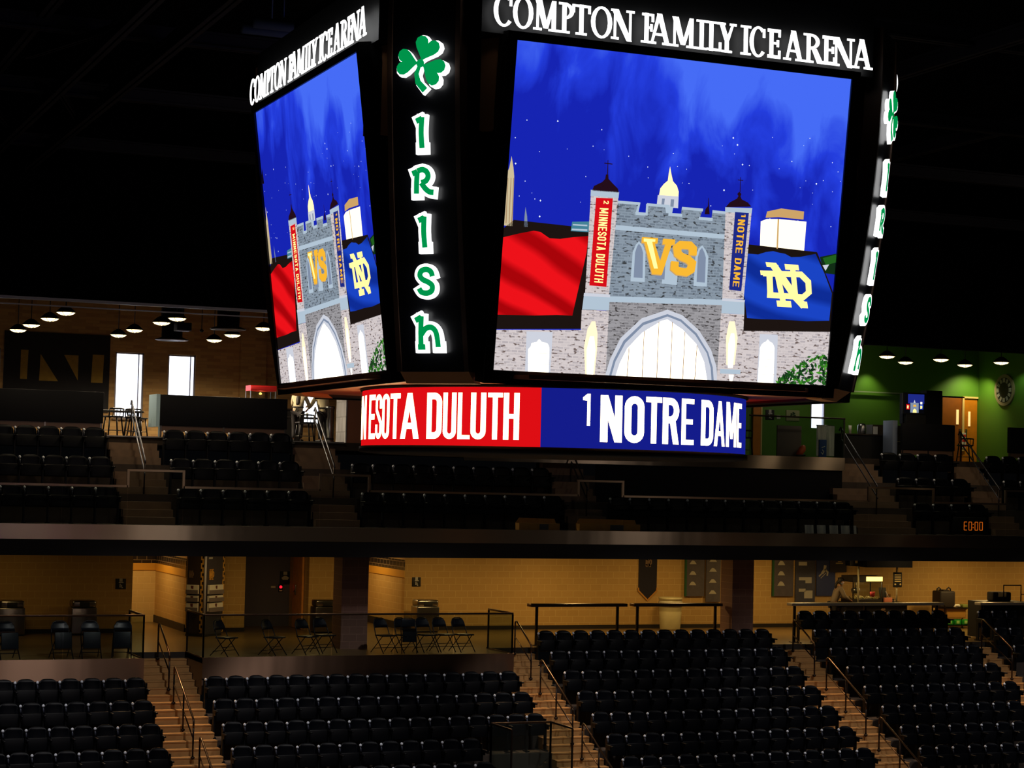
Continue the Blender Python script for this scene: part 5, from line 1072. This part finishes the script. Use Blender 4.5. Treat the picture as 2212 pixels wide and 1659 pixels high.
for k, x in enumerate((16.5, 16.62, 16.74)): b = MB(); b.lathe([(0, 0), (.035, 0), (.04, .13), (.036, .13), (.03, .01)], (x, 54.6, 6.32), 10); solo('drinking_glass', b, GLS, '%s clear glass from the left on the table between the two people' % ORD[k], 'glass', 'glasses on the bar table', off=(x, 54.6, 6.32))
t = thing('steel_heater', 'upright steel cylinder beside the grey block wall end', 'cylinder', (17.14, 53.75, 5.58)); b = MB(); b.lathe([(0, 0), (.15, 0), (.15, .06), (.13, .08), (.13, .96), (.15, .98), (.15, 1.04), (0, 1.06)], (17.14, 53.75, 5.58), 24); b.build('body', CHROME, t); b = MB(); b.lathe([(.135, .1), (.14, .1), (.14, .14), (.135, .14)], (17.14, 53.75, 5.58), 24); b.build('lower_band', BLACK, t)
t = thing('popcorn_counter', 'dark counter against the brick under the red popcorn machine', 'counter', (15.8, 56.2, 5.58)); b = MB(); b.box(15.0, 16.9, 55.9, 56.6, 5.58, 6.55); b.build('cabinet', mat('black_laminate'), t); b = MB(); b.rbox(14.95, 16.95, 55.85, 56.65, 6.55, 6.6, .01); b.build('counter_top', mat('dark_counter'), t)
t = thing('popcorn_machine', 'small red popcorn machine glowing against the brick wall', 'popcorn machine', (15.8, 56.2, 6.6)); cabinet_glass(15.42, 16.2, 55.95, 56.5, 6.6, 6.68, 7.08, 7.24, mat('red_enamel', (190, 30, 32), .4), mat('red_enamel'), t)
b = MB()
for k in range(60): b.lathe([(0, -.03), (.03, 0), (0, .03)], (15.47+rq.random()*.68, 56.02+rq.random()*.4, 6.7+rq.random()*.1), 5)
b.build('popcorn_heap', mat('popcorn'), t)['kind'] = 'stuff'
b = MB(); b.lathe([(0, .0), (.04, .01), (.045, .04), (0, .08)], (15.8, 56.25, 6.98), 10); b.build('warm_bulb', emat('warm_bulb', (255, 180, 80), 5), t)
light('POINT', 'popcorn_lamp', (15.8, 56.2, 6.95), 3, (1, .6, .25), .05)
# ------------------------------------------------------------------ steel-edged box on the balcony
t = thing('press_box', 'dark fronted box with steel band and glass behind the single seat row', 'box', (28.5, 51.3, 4.15)); b = MB(); b.box(24.4, 32.66, 51.31, 51.35, 4.1, 5.17); b.build('front_panel', NAVYDK, t)
b = MB(); b.box(20.3, 32.72, 51.27, 51.33, 5.17, 5.56).box(32.68, 32.72, 51.33, 52.3, 5.17, 5.56); b.build('steel_band', FASCIA, t)
b = MB(); b.rbox(20.3, 26.2, 51.24, 51.3, 5.56, 5.62, .01); b.build('reflection_lip', mat('reflection_lip_metal', (226, 232, 226), .35, .6), t)  # bright reflection along the steel band, added as a pale lip
for x in (20.75, 22.0, 22.55, 23.1, 24.25, 24.7): b = MB(); b.box(x-.035, x+.035, 51.225, 51.27, 5.45, 5.58); b.build('glass_clamp', mat('reflection_lip_metal'), t)
b = MB(); b.box(29.4, 32.7, 51.29, 51.302, 5.56, 6.72); b.build('front_glass', GLASS, t); b = MB(); b.box(32.69, 32.702, 51.3, 52.3, 5.56, 6.72); b.build('side_glass', GLASS, t)
b = MB(); b.rbox(29.4, 32.72, 51.27, 51.32, 6.72, 6.77, .008); b.build('top_rail', mat('dark_bronze_rail'), t); b = MB(); b.box(32.68, 32.72, 51.28, 51.32, 5.56, 6.74); b.build('corner_post', STEEL, t)
b = MB(); b.box(24.4, 32.68, 51.35, 52.25, 5.42, 5.56); b.build('box_floor', mat('dark_carpet'), t); b = MB(); b.box(32.55, 32.66, 51.35, 52.3, 4.1, 5.42); b.build('end_panel', NAVYDK, t)
b = MB(); b.rbox(30.75, 31.6, 51.95, 52.0, 5.56, 6.5, .01); solo('grey_display_board', b, mat('grey_board', (112, 98, 94), .6), 'grey board standing behind the box glass', 'board', off=(31.2, 51.97, 5.56))
t = thing('hockey_glove', 'orange and black padded glove lying behind the box glass', 'glove', (31.45, 51.7, 5.56)); b = MB(); b.tube([(31.3, 51.7, 5.6), (31.4, 51.7, 5.68), (31.5, 51.72, 5.8), (31.56, 51.73, 5.9)], [.05, .1, .11, .05], 12); b.build('orange_palm', mat('orange_leather', (220, 92, 30), .5), t); b = MB(); b.tube([(31.24, 51.66, 5.585), (31.4, 51.66, 5.6), (31.58, 51.7, 5.62)], [.03, .045, .03], 10); b.build('black_cuff', BLACK, t)
b = MB(); b.rbox(32.08, 32.34, 51.7, 51.76, 5.56, 6.1, .01); m_ = solo('blue_folder', b, mat('blue_card', (40, 74, 140), .6), 'blue upright folder with white scrawl behind the box glass', 'folder', off=(32.2, 51.73, 5.56)); b = MB()
for st in ([(32.14, 5.72), (32.2, 5.66), (32.24, 5.74), (32.18, 5.8)], [(32.16, 5.86), (32.28, 5.9)]):
    for q in stroke(st, .02): b.prism(q, lambda x, z, d: (x, 51.698-d, z), 0, .003)
b.build('white_scrawl', WHITEP, m_)
t = thing('pale_curtain', 'bunched pale curtain hanging at the end of the box glass', 'curtain', (32.5, 52.0, 5.58)); vs = []; n = 40
for i in range(n+1):
    x = 32.38+.62*i/n; y = 52.35+.035*math.sin(i*1.7); vs += [(x-.06*math.sin(0), y, 5.62), (x, y, 6.55)]
b = MB(); b.add(vs, [(2*i, 2*i+2, 2*i+3, 2*i+1) for i in range(n)], 0, True); b.build('fabric', mat('pale_grey_fabric', (236, 234, 230), .8), t); b = MB(); b.cyl((32.36, 52.35, 6.56), (33.02, 52.35, 6.56), .012, n=6); b.build('curtain_rod', STEEL, t)
bar_stool(30.2, 52.9, 150, 'dark bar stool behind the left end of the box glass')
# ------------------------------------------------------------------ green lounge
plaque(32.85, 56, 6.97, .32, 'black plaque on the green wall left of the bright window')
b = MB(); b.rbox(33.1, 33.24, 55.97, 56, 6.85, 6.97, .005); solo('light_switch', b, WHITEP, 'white switch beside the black plaque on the green wall', 'switch', off=(33.17, 55.98, 6.9))
t = thing('shamrock_picture', 'small pale framed picture of a green shamrock on the green wall', 'picture', (33.7, 55.97, 7.0)); b = MB(); b.rbox(33.45, 33.95, 55.96, 56, 6.8, 7.15, .008); b.build('frame', mat('olive_mat', (150, 156, 110), .7), t); b = MB()
for a in (66, 172, -30): b.prism(heart(33.7, 6.99, .06, a), lambda x, z, d: (x, 55.955-d, z), 0, .004)
b.build('shamrock', mat('dark_green_print', (24, 60, 26), .7), t)
ODR = mat('orange_door_wood', (214, 128, 24), .45, noise=(5, .1)); ODD = mat('shaded_door_wood', (150, 82, 22), .45, noise=(5, .1)); DFR = mat('cream_door_frame', (240, 206, 130), .5)  # lit and shaded tones of one door wood, painted per leaf
t = thing('door_frame_strip', 'narrow orange door edge at the left end of the green wall', 'door', (32.3, 55.95, 5.6)); b = MB(); b.box(32.2, 32.48, 55.93, 55.98, 5.6, 7.7); b.build('leaf', ODR, t); b = MB(); b.box(32.48, 32.53, 55.92, 55.99, 5.6, 7.74); b.build('jamb', DFR, t)
for x0, x1, m_, lab, hx in ((39.6, 40.4, ODD, 'shaded brown left leaf of the lounge double door', 40.3), (40.42, 41.02, ODR, 'lit orange right leaf of the lounge double door', 40.55)):
    t = thing('lounge_door', lab, 'door', ((x0+x1)/2, 56, 5.58), 'lounge double door'); b = MB(); b.box(x0, x1, 56.02, 56.08, 5.6, 7.8); b.build('leaf', m_, t); b = MB(); b.box(hx-.14, hx-.05, 56.0, 56.025, 6.9, 7.4) if hx < 40.4 else b.box(hx+.1, hx+.18, 56.0, 56.025, 6.85, 7.35); b.build('vision_panel', mat('lit_slit_glass', (250, 220, 150), .3, emit=(250, 214, 140), es=.8), t); b = MB(); b.rbox(hx-.03, hx+.03, 55.96, 56.02, 6.45, 6.75, .01); b.build('push_plate', STEEL, t)
b = MB(); b.box(40.38, 40.46, 55.97, 56.02, 6.0, 7.85).box(40.38, 41.03, 55.97, 56.02, 7.8, 7.86); solo('door_trim', b, DFR, 'cream trim lit bright around the orange lounge door', 'door trim', off=(40.7, 56, 7))
t = thing('notice_sheet', 'red and white striped notice beside the orange lounge door', 'notice', (40.42, 55.96, 6.4)); b = MB(); b.box(40.36, 40.52, 55.95, 55.965, 6.1, 6.62); b.build('sheet', WHITEP, t); b = MB()
for k in range(3): b.box(40.365, 40.515, 55.945, 55.95, 6.14+.17*k, 6.22+.17*k)
b.build('red_bands', mat('red_print', (206, 40, 30), .6), t)
t = thing('wall_clock', 'large round clock with pale numeral bars on the green side wall', 'clock', (41.02, 54.51, 8.05)); CF = lambda u, v, d: (41.04-d, 54.51-u, 8.05+v); b = MB(); b.prism([(.53*math.cos(2*PI*i/40), .53*math.sin(2*PI*i/40)) for i in range(40)], CF, 0, .05); b.build('rim', mat('tan_clock_rim', (150, 138, 104), .6), t)
b = MB(); b.prism([(.42*math.cos(2*PI*i/40), .42*math.sin(2*PI*i/40)) for i in range(40)], CF, .051, .056); b.build('face', mat('dark_clock_face', (34, 36, 26), .7), t); b = MB()
for k in range(12):
    a = 2*PI*k/12; c_, s_ = math.cos(a), math.sin(a)
    for off in ((-.035, 0, .035) if k % 3 else (-.05, -.017, .017, .05)): b.prism([(c_*r_-s_*o_, s_*r_+c_*o_) for r_, o_ in ((.26, off-.011), (.4, off-.011), (.4, off+.011), (.26, off+.011))], CF, .057, .06)
b.build('numerals', mat('pale_numeral', (206, 206, 190), .6), t); b = MB()
for a, L in ((60, .2), (-20, .3)): b.prism([(math.cos(R(a))*r_-math.sin(R(a))*o_, math.sin(R(a))*r_+math.cos(R(a))*o_) for r_, o_ in ((-.04, -.012), (L, -.008), (L, .008), (-.04, .012))], CF, .061, .064)
b.build('hands', BLACK, t)
t = thing('television', 'television on a dark pillar showing the gateway picture', 'television', (36.5, 52.9, 6.73)); b = MB(); b.rbox(35.85, 36.75, 52.84, 52.92, 7.03, 7.72, .02); b.build('bezel', BLACK, t); b = MB(); tvb = lambda k, pts, l: b.prism(pts, lambda x, z, d: (35.9+.75*x, 52.838-d, 7.08+.6*z), .0005*l, .0005*l, EK.index(k))
for k, q, l in (('black', [(0, 0), (1, 0), (1, 1), (0, 1)], 0), ('blueb', [(.18, .5), (1, .5), (1, 1), (.18, 1)], 1), ('redb', [(.1, .18), (.26, .18), (.26, .44), (.1, .46)], 2), ('goldlt', [(.13, .24), (.2, .22), (.22, .38), (.14, .4)], 3), ('grey', [(.3, .02), (.72, .02), (.72, .54), (.3, .54)], 2), ('gold', [(.44, .34), (.6, .34), (.58, .44), (.46, .44)], 3), ('goldlt', [(.42, .02), (.62, .02), (.6, .16), (.52, .24), (.44, .16)], 4), ('blue', [(.76, .18), (.95, .2), (.95, .48), (.76, .46)], 2), ('goldlt', [(.8, .24), (.9, .26), (.9, .4), (.8, .4)], 3), ('trimlt', [(.46, .54), (.56, .54), (.51, .7)], 2), ('lit', [(.8, .48), (.9, .48), (.9, .6), (.8, .6)], 3)): tvb(k, q, l)
b.build('lit_screen', [emat('tv_'+k, (0, 0, 0)) if False else E_[k] for k in EK], t)
b = MB(); b.box(36.75, 37.35, 52.86, 53.2, 6.73, 7.82).box(35.9, 36.75, 52.93, 53.1, 6.73, 7.7); b.build('pillar', NAVYDK, t); b = MB(); b.box(35.95, 36.7, 52.8, 53.1, 6.73, 7.03); b.build('speaker_bar', BLACK, t)
t = thing('lounge_counter', 'black counter with coffee urn left of the television', 'counter', (34.7, 53.8, 5.58)); b = MB(); b.box(34.1, 35.6, 53.5, 54.1, 5.58, 6.33); b.build('cabinet', mat('black_laminate'), t); b = MB(); b.rbox(34.05, 35.65, 53.45, 54.15, 6.33, 6.38, .01); b.build('counter_top', mat('dark_counter'), t)
t = thing('coffee_urn', 'shiny steel coffee urn on the black lounge counter', 'urn', (34.95, 53.8, 6.38)); b = MB(); b.lathe([(0, 0), (.13, 0), (.14, .04), (.14, .26), (.1, .33), (0, .35)], (34.95, 53.8, 6.38), 20); b.build('body', CHROME, t); b = MB(); b.cyl((34.95, 53.68, 6.47), (34.95, 53.6, 6.45), .018, n=8); b.build('tap', BLACK, t)
b = MB(); b.lathe([(0, 0), (.04, 0), (.05, .26), (0, .26)], (34.45, 53.7, 6.38), 12); solo('cup_stack', b, WHITEP, 'stack of white paper cups on the black lounge counter', 'cups', off=(34.45, 53.7, 6.38))
t = thing('lounge_cabinet', 'brown glass cabinet with a pale upright board left of the television', 'cabinet', (35.9, 54.4, 5.58)); b = MB(); b.box(35.75, 36.9, 54.4, 54.8, 5.58, 6.72); b.build('carcass', mat('olive_brown_cabinet', (74, 64, 44), .6), t); b = MB(); b.box(35.78, 35.92, 54.36, 54.4, 5.75, 6.66); b.build('pale_board', mat('pale_grey_fabric'), t); b = MB(); b.box(35.75, 36.9, 54.37, 54.4, 6.18, 6.21); b.build('shelf_edge', mat('board_print'), t)
b = MB(); b.rbox(35.42, 35.6, 52.75, 53.3, 5.62, 6.82, .01); solo('grey_end_cabinet', b, mat('blue_grey_laminate', (120, 132, 156), .5), 'tall blue-grey end cabinet left of the partition under the television', 'cabinet', off=(35.5, 53, 5.62))
b = MB(); b.box(35.0, 38.4, 55.9, 55.94, 7.84, 7.88); struct('trim_lounge_rail', b, mat('pale_green_rail', (150, 170, 130), .4))
bar_stool(38.5, 53.2, 160, 'dark bar stool in front of the orange lounge doors')
light('SPOT', 'wall_washer', (36.5, 55.5, 8.75), 44, (1, .92, .55), .06, (36.6, 56.0, 6.5), spot=R(95), blend=.8); light('SPOT', 'wall_washer', (40.45, 55.1, 8.75), 120, (1, .86, .46), .06, (40.5, 56.0, 6.6), spot=R(120), blend=.8)
light('SPOT', 'wall_washer', (40.5, 53.4, 8.75), 12, (.8, 1, .7), .06, (41.05, 53.6, 7.2), spot=R(110), blend=.8)
light('POINT', 'lounge_lamp', (34.0, 53.6, 8.4), 28, (1, .9, .7), .15)
# clock reflection in the balcony glass, built as glowing mirrored digits
t = thing('clock_reflection', 'small reflection of a clock in the balcony glass, built as orange mirrored digits', 'clock', (35.8, 49.12, 3.45)); b = MB(); b.rbox(35.2, 36.35, 49.14, 49.2, 3.36, 3.86, .01); b.build('case', BLACK, t); b = MB()
SEG = {'0': 'abcdef', '3': 'abcdg', '2': 'abged'}
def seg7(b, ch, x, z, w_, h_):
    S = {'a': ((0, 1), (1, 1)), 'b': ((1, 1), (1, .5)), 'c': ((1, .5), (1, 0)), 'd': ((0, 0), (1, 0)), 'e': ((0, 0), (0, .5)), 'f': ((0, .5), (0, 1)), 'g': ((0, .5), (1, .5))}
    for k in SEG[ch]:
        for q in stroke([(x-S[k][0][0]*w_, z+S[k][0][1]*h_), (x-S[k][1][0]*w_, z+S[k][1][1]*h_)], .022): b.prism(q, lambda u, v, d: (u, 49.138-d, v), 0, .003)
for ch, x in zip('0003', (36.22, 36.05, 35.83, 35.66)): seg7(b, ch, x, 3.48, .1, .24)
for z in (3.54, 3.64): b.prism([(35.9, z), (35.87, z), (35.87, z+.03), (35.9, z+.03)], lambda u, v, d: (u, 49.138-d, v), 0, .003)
b.build('reflected_digits', emat('reflected_segment', (232, 104, 20), .9), t)
AMBREF = mat('amber_reflection_tint', (196, 140, 66), .7, noise=(7, .15))  # warm reflections in the glass, built as low solid boxes
for x0, x1, lab in ((21.1, 22.3, 'low amber reflection in the balcony glass under the message ring'), (22.9, 24.75, 'longer amber reflection with grey patch right of the other reflection')):
    t = thing('amber_reflection', lab, 'reflection', ((x0+x1)/2, 49.25, 3.31), 'amber reflections in the balcony glass'); b = MB(); b.box(x0, x1, 49.12, 49.38, 3.31, 3.5); b.build('body', AMBREF, t); b = MB(); b.prism([(x0, 3.5), (x1, 3.5), (x1-.05, 3.62), (x0+.1, 3.64)], lambda u, v, d: (u, 49.38-d, v), 0, .01); b.build('reflection_edge', AMBREF, t); b = MB(); b.box(x0+.5*(x1-x0), x0+.72*(x1-x0), 49.112, 49.12, 3.33, 3.48); b.build('grey_reflection', mat('grey_reflection', (90, 84, 90), .6), t)
b = MB(); n = 30; vs = []  # striped reflection in the glass, built as a wavy strip
for i in range(n+1): x = 30.1+1.75*i/n; vs += [(x, 49.2+.02*math.sin(i*1.3), 3.315), (x-.02, 49.2+.02*math.sin(i*1.3), 3.56)]
b.add(vs, [(2*i, 2*i+2, 2*i+3, 2*i+1) for i in range(n)], 0, True)
for i in range(n): b.m[-1-i] = 1 if (n-1-i) % 7 > 4 else 0
solo('striped_reflection', b, [mat('pale_grey_fabric'), mat('dark_stripe', (40, 38, 40), .8)], 'pale and dark striped reflection in the balcony glass, built as a strip', 'cloth', off=(31, 49.2, 3.31))  # stands in for a reflection in the glass, not a cloth

# ================================================================== PEOPLE
def skin(name, pts, edges, rad, m, parent, sub=1):
    me = bpy.data.meshes.new(name); me.from_pydata([tuple(p) for p in pts], edges, []); o = bpy.data.objects.new(name, me); COL.objects.link(o)
    md = o.modifiers.new('s', 'SKIN'); me.skin_vertices[0].data
    for i, r in enumerate(rad): me.skin_vertices[0].data[i].radius = (r, r) if not isinstance(r, tuple) else r
    me.skin_vertices[0].data[0].use_root = True
    s2 = o.modifiers.new('b', 'SUBSURF'); s2.levels = sub; s2.render_levels = sub
    bpy.context.view_layer.update(); dg = bpy.context.evaluated_depsgraph_get()
    nm = bpy.data.meshes.new_from_object(o.evaluated_get(dg)); o.modifiers.clear(); o.data = nm; nm.name = name; bpy.data.meshes.remove(me)
    nm.materials.clear(); nm.materials.append(m)
    for p in nm.polygons: p.use_smooth = True; p.material_index = 0
    o.parent = parent; return o
def person(label, loc, rz, lean, arms, shirt, trousers, haircol, hair='short', skincol=(150, 104, 76), cap=None, apron=False, head_drop=.0):
    """facing -Y locally; lean = forward bend; arms = ((elbow, wrist) left, (elbow, wrist) right) given from the shoulder"""
    t = thing('person', label, 'person', loc, 'people at work', R(rz)); V = Vector
    sk = mat('skin_%d' % skincol[0], skincol, .55); sh = mat('shirt_%d_%d' % shirt[:2], shirt, .8); tr = mat('trousers_%d' % trousers[0], trousers, .8); hc = mat('hair_%d' % haircol[0], haircol, .6)
    ll = R(lean); B = lambda y, z: V((0, -math.sin(ll)*(z-.95)+y*math.cos(ll), .95+math.cos(ll)*(z-.95)))   # the trunk bends at the hips
    pel, spi, che, nck = B(0, .95), B(.0, 1.13), B(.0, 1.32), B(0.01, 1.47)
    hd0 = nck+V((0, -.03-head_drop*.5, .05)); hd1 = nck+V((0, -.06-head_drop, .15-head_drop*.3)); hd2 = nck+V((0, -.055-head_drop*1.1, .235-head_drop*.3))
    pts = [pel, spi, che, nck, hd0, hd1, hd2]; ed = [(i, i+1) for i in range(6)]; rad = [(.15, .11), (.13, .1), (.15, .105), .058, (.062, .07), (.078, .095), (.05, .062)]
    def add(p, r, par): pts.append(V(p)); rad.append(r); ed.append((par, len(pts)-1)); return len(pts)-1
    nose = add(hd1+V((0, -.105, -.01)), .014, 5)
    ends = []
    for s in (-1, 1):
        e = add(hd1+V((s*.082, .005, 0)), .016, 5)
        sh_ = B(.0, 1.42)+V((s*.17, 0, 0)); i0 = add(sh_, .058, 2); el = sh_+V(arms[0 if s < 0 else 1][0]); wr = el+V(arms[0 if s < 0 else 1][1])
        i1 = add(el, .042, i0); i2 = add(wr, .028, i1); d = (wr-el).normalized(); i3 = add(wr+d*.07, (.034, .02), i2); ends.append((wr, d, s, sh_, el))
        side = d.cross(V((0, 0, 1))); side = side.normalized() if side.length > .1 else V((1, 0, 0)); dn = side.cross(d).normalized()
        for k, L in enumerate((.06, .07, .065, .05)):
            q = wr+d*.1+side*(.026-.0175*k); j = add(q, .010, i3); j = add(q+d*L*.55-dn*.012*1, .009, j); add(q+d*L-dn*.035, .007, j)
        j = add(wr+d*.045+side*.04, .011, i3); add(wr+d*.085+side*.055-dn*.015, .008, j)
        hp = V((s*.095, 0, .9)); h0 = add(hp, .09, 0); h1 = add(V((s*.1, -.02, .5)), .058, h0); h2 = add(V((s*.1, .01, .09)), .038, h1); add(V((s*.105, -.14, .035)), (.036, .028), h2)
    skin('body', pts, ed, rad, sk, t)
    P2 = [B(0, .83), B(0, 1.1), B(0, 1.32), B(.01, 1.46)]; E2 = [(0, 1), (1, 2), (2, 3)]; R2 = [(.185, .14), (.165, .13), (.185, .135), .075]
    for wr, d, s, a, el in ends: n0 = len(P2); P2 += [a, el, el+(wr-el)*.85]; E2 += [(2, n0), (n0, n0+1), (n0+1, n0+2)]; R2 += [.082, .062, .05]
    skin('shirt', P2, E2, R2, sh, t)
    P3 = [V((0, 0, .93)), V((-.095, 0, .86)), V((-.1, -.02, .5)), V((-.1, .01, .1)), V((.095, 0, .86)), V((.1, -.02, .5)), V((.1, .01, .1))]
    skin('trousers', P3, [(0, 1), (1, 2), (2, 3), (0, 4), (4, 5), (5, 6)], [(.165, .125), .115, .08, .065, .115, .08, .065], tr, t)
    hp_ = [hd1+V((0, .03, .04)), hd1+V((0, .06, -.02)), hd2+V((0, .01, .005))]; he = [(0, 1), (0, 2)]; hr = [(.088, .09), (.075, .07), (.07, .075)]
    if hair == 'long': hp_ += [hd1+V((0, .1, -.14)), B(.13, 1.3), B(.14, 1.12)]; he += [(1, 3), (3, 4), (4, 5)]; hr += [(.08, .05), (.08, .04), (.05, .03)]
    if hair == 'tail': hp_ += [hd1+V((0, .13, .01)), hd1+V((0, .19, -.1)), hd1+V((0, .17, -.22))]; he += [(1, 3), (3, 4), (4, 5)]; hr += [.04, .055, .03]
    skin('hair', hp_, he, hr, hc, t)
    for s in (-1, 1):
        b = MB(); b.lathe([(0, -.009), (.009, 0), (0, .009)], tuple(hd1+V((s*.034, -.09, .022))), 8); b.build('eye', BLACK, t)
    b = MB(); b.box(-.025, .025, hd1.y-.09, hd1.y-.08, hd1.z-.05, hd1.z-.042); b.build('mouth', mat('lip_tone', (120, 60, 54), .6), t)
    for s in (-1, 1): b = MB(); b.rbox(s*.103-.05, s*.103+.05, -.2, .08, 0, .085, .03); b.build('shoe', BLACK, t)
    if cap: b = MB(); b.lathe([(.1, 0), (.1, .03), (.085, .08), (.04, .11), (0, .115)], tuple(hd1+V((0, .01, .05))), 16); b.rbox(-.07, .07, hd1.y-.19, hd1.y-.07, hd1.z+.045, hd1.z+.06, .006); b.build('cap', mat('cap_%d' % cap[0], cap, .7), t)
    if apron:
        b = MB(); q = [B(.145, 1.06), B(.145, 1.02)]; b.tube([(-.17, q[0].y-.1, q[0].z), (-.08, q[0].y, q[0].z), (.08, q[0].y, q[0].z), (.17, q[0].y-.1, q[0].z)], .02, 8); b.tube([(-.01, q[0].y+.02, q[0].z), (-.04, q[0].y+.03, q[0].z-.25)], .014, 6); b.tube([(.01, q[0].y+.02, q[0].z), (.06, q[0].y+.03, q[0].z-.22)], .014, 6); b.build('apron_ties', mat('dark_apron', (26, 22, 24), .8), t)
    return t
person('person with long dark hair in pale shirt and grey apron, reaching over the table', (16.2, 53.75, 5.58), 150, 22, (((-.1, -.12, -.26), (.1, -.22, -.02)), ((.06, -.14, -.26), (-.04, -.24, -.02))), (206, 192, 160), (40, 36, 40), (30, 20, 16), 'long', apron=True).scale = (.96, .96, .94)
person('person in pale shirt with apron ties, back turned, leaning toward the table', (16.98, 53.8, 5.58), 195, 20, (((-.14, -.1, -.26), (.04, -.2, -.12)), ((.1, -.12, -.27), (-.02, -.2, -.1))), (220, 208, 170), (24, 20, 22), (28, 20, 16), 'short', apron=True, head_drop=.06).scale = (.96, .96, .94)
person('person in dark cap and grey shirt bending over the popcorn stand', (34.92, 55.25, 0), 78, 22, (((-.1, -.1, -.26), (.05, -.2, -.1)), ((.1, .0, -.28), (-.06, -.24, -.02))), (118, 104, 88), (26, 22, 26), (28, 20, 18), 'tail', cap=(26, 26, 40))
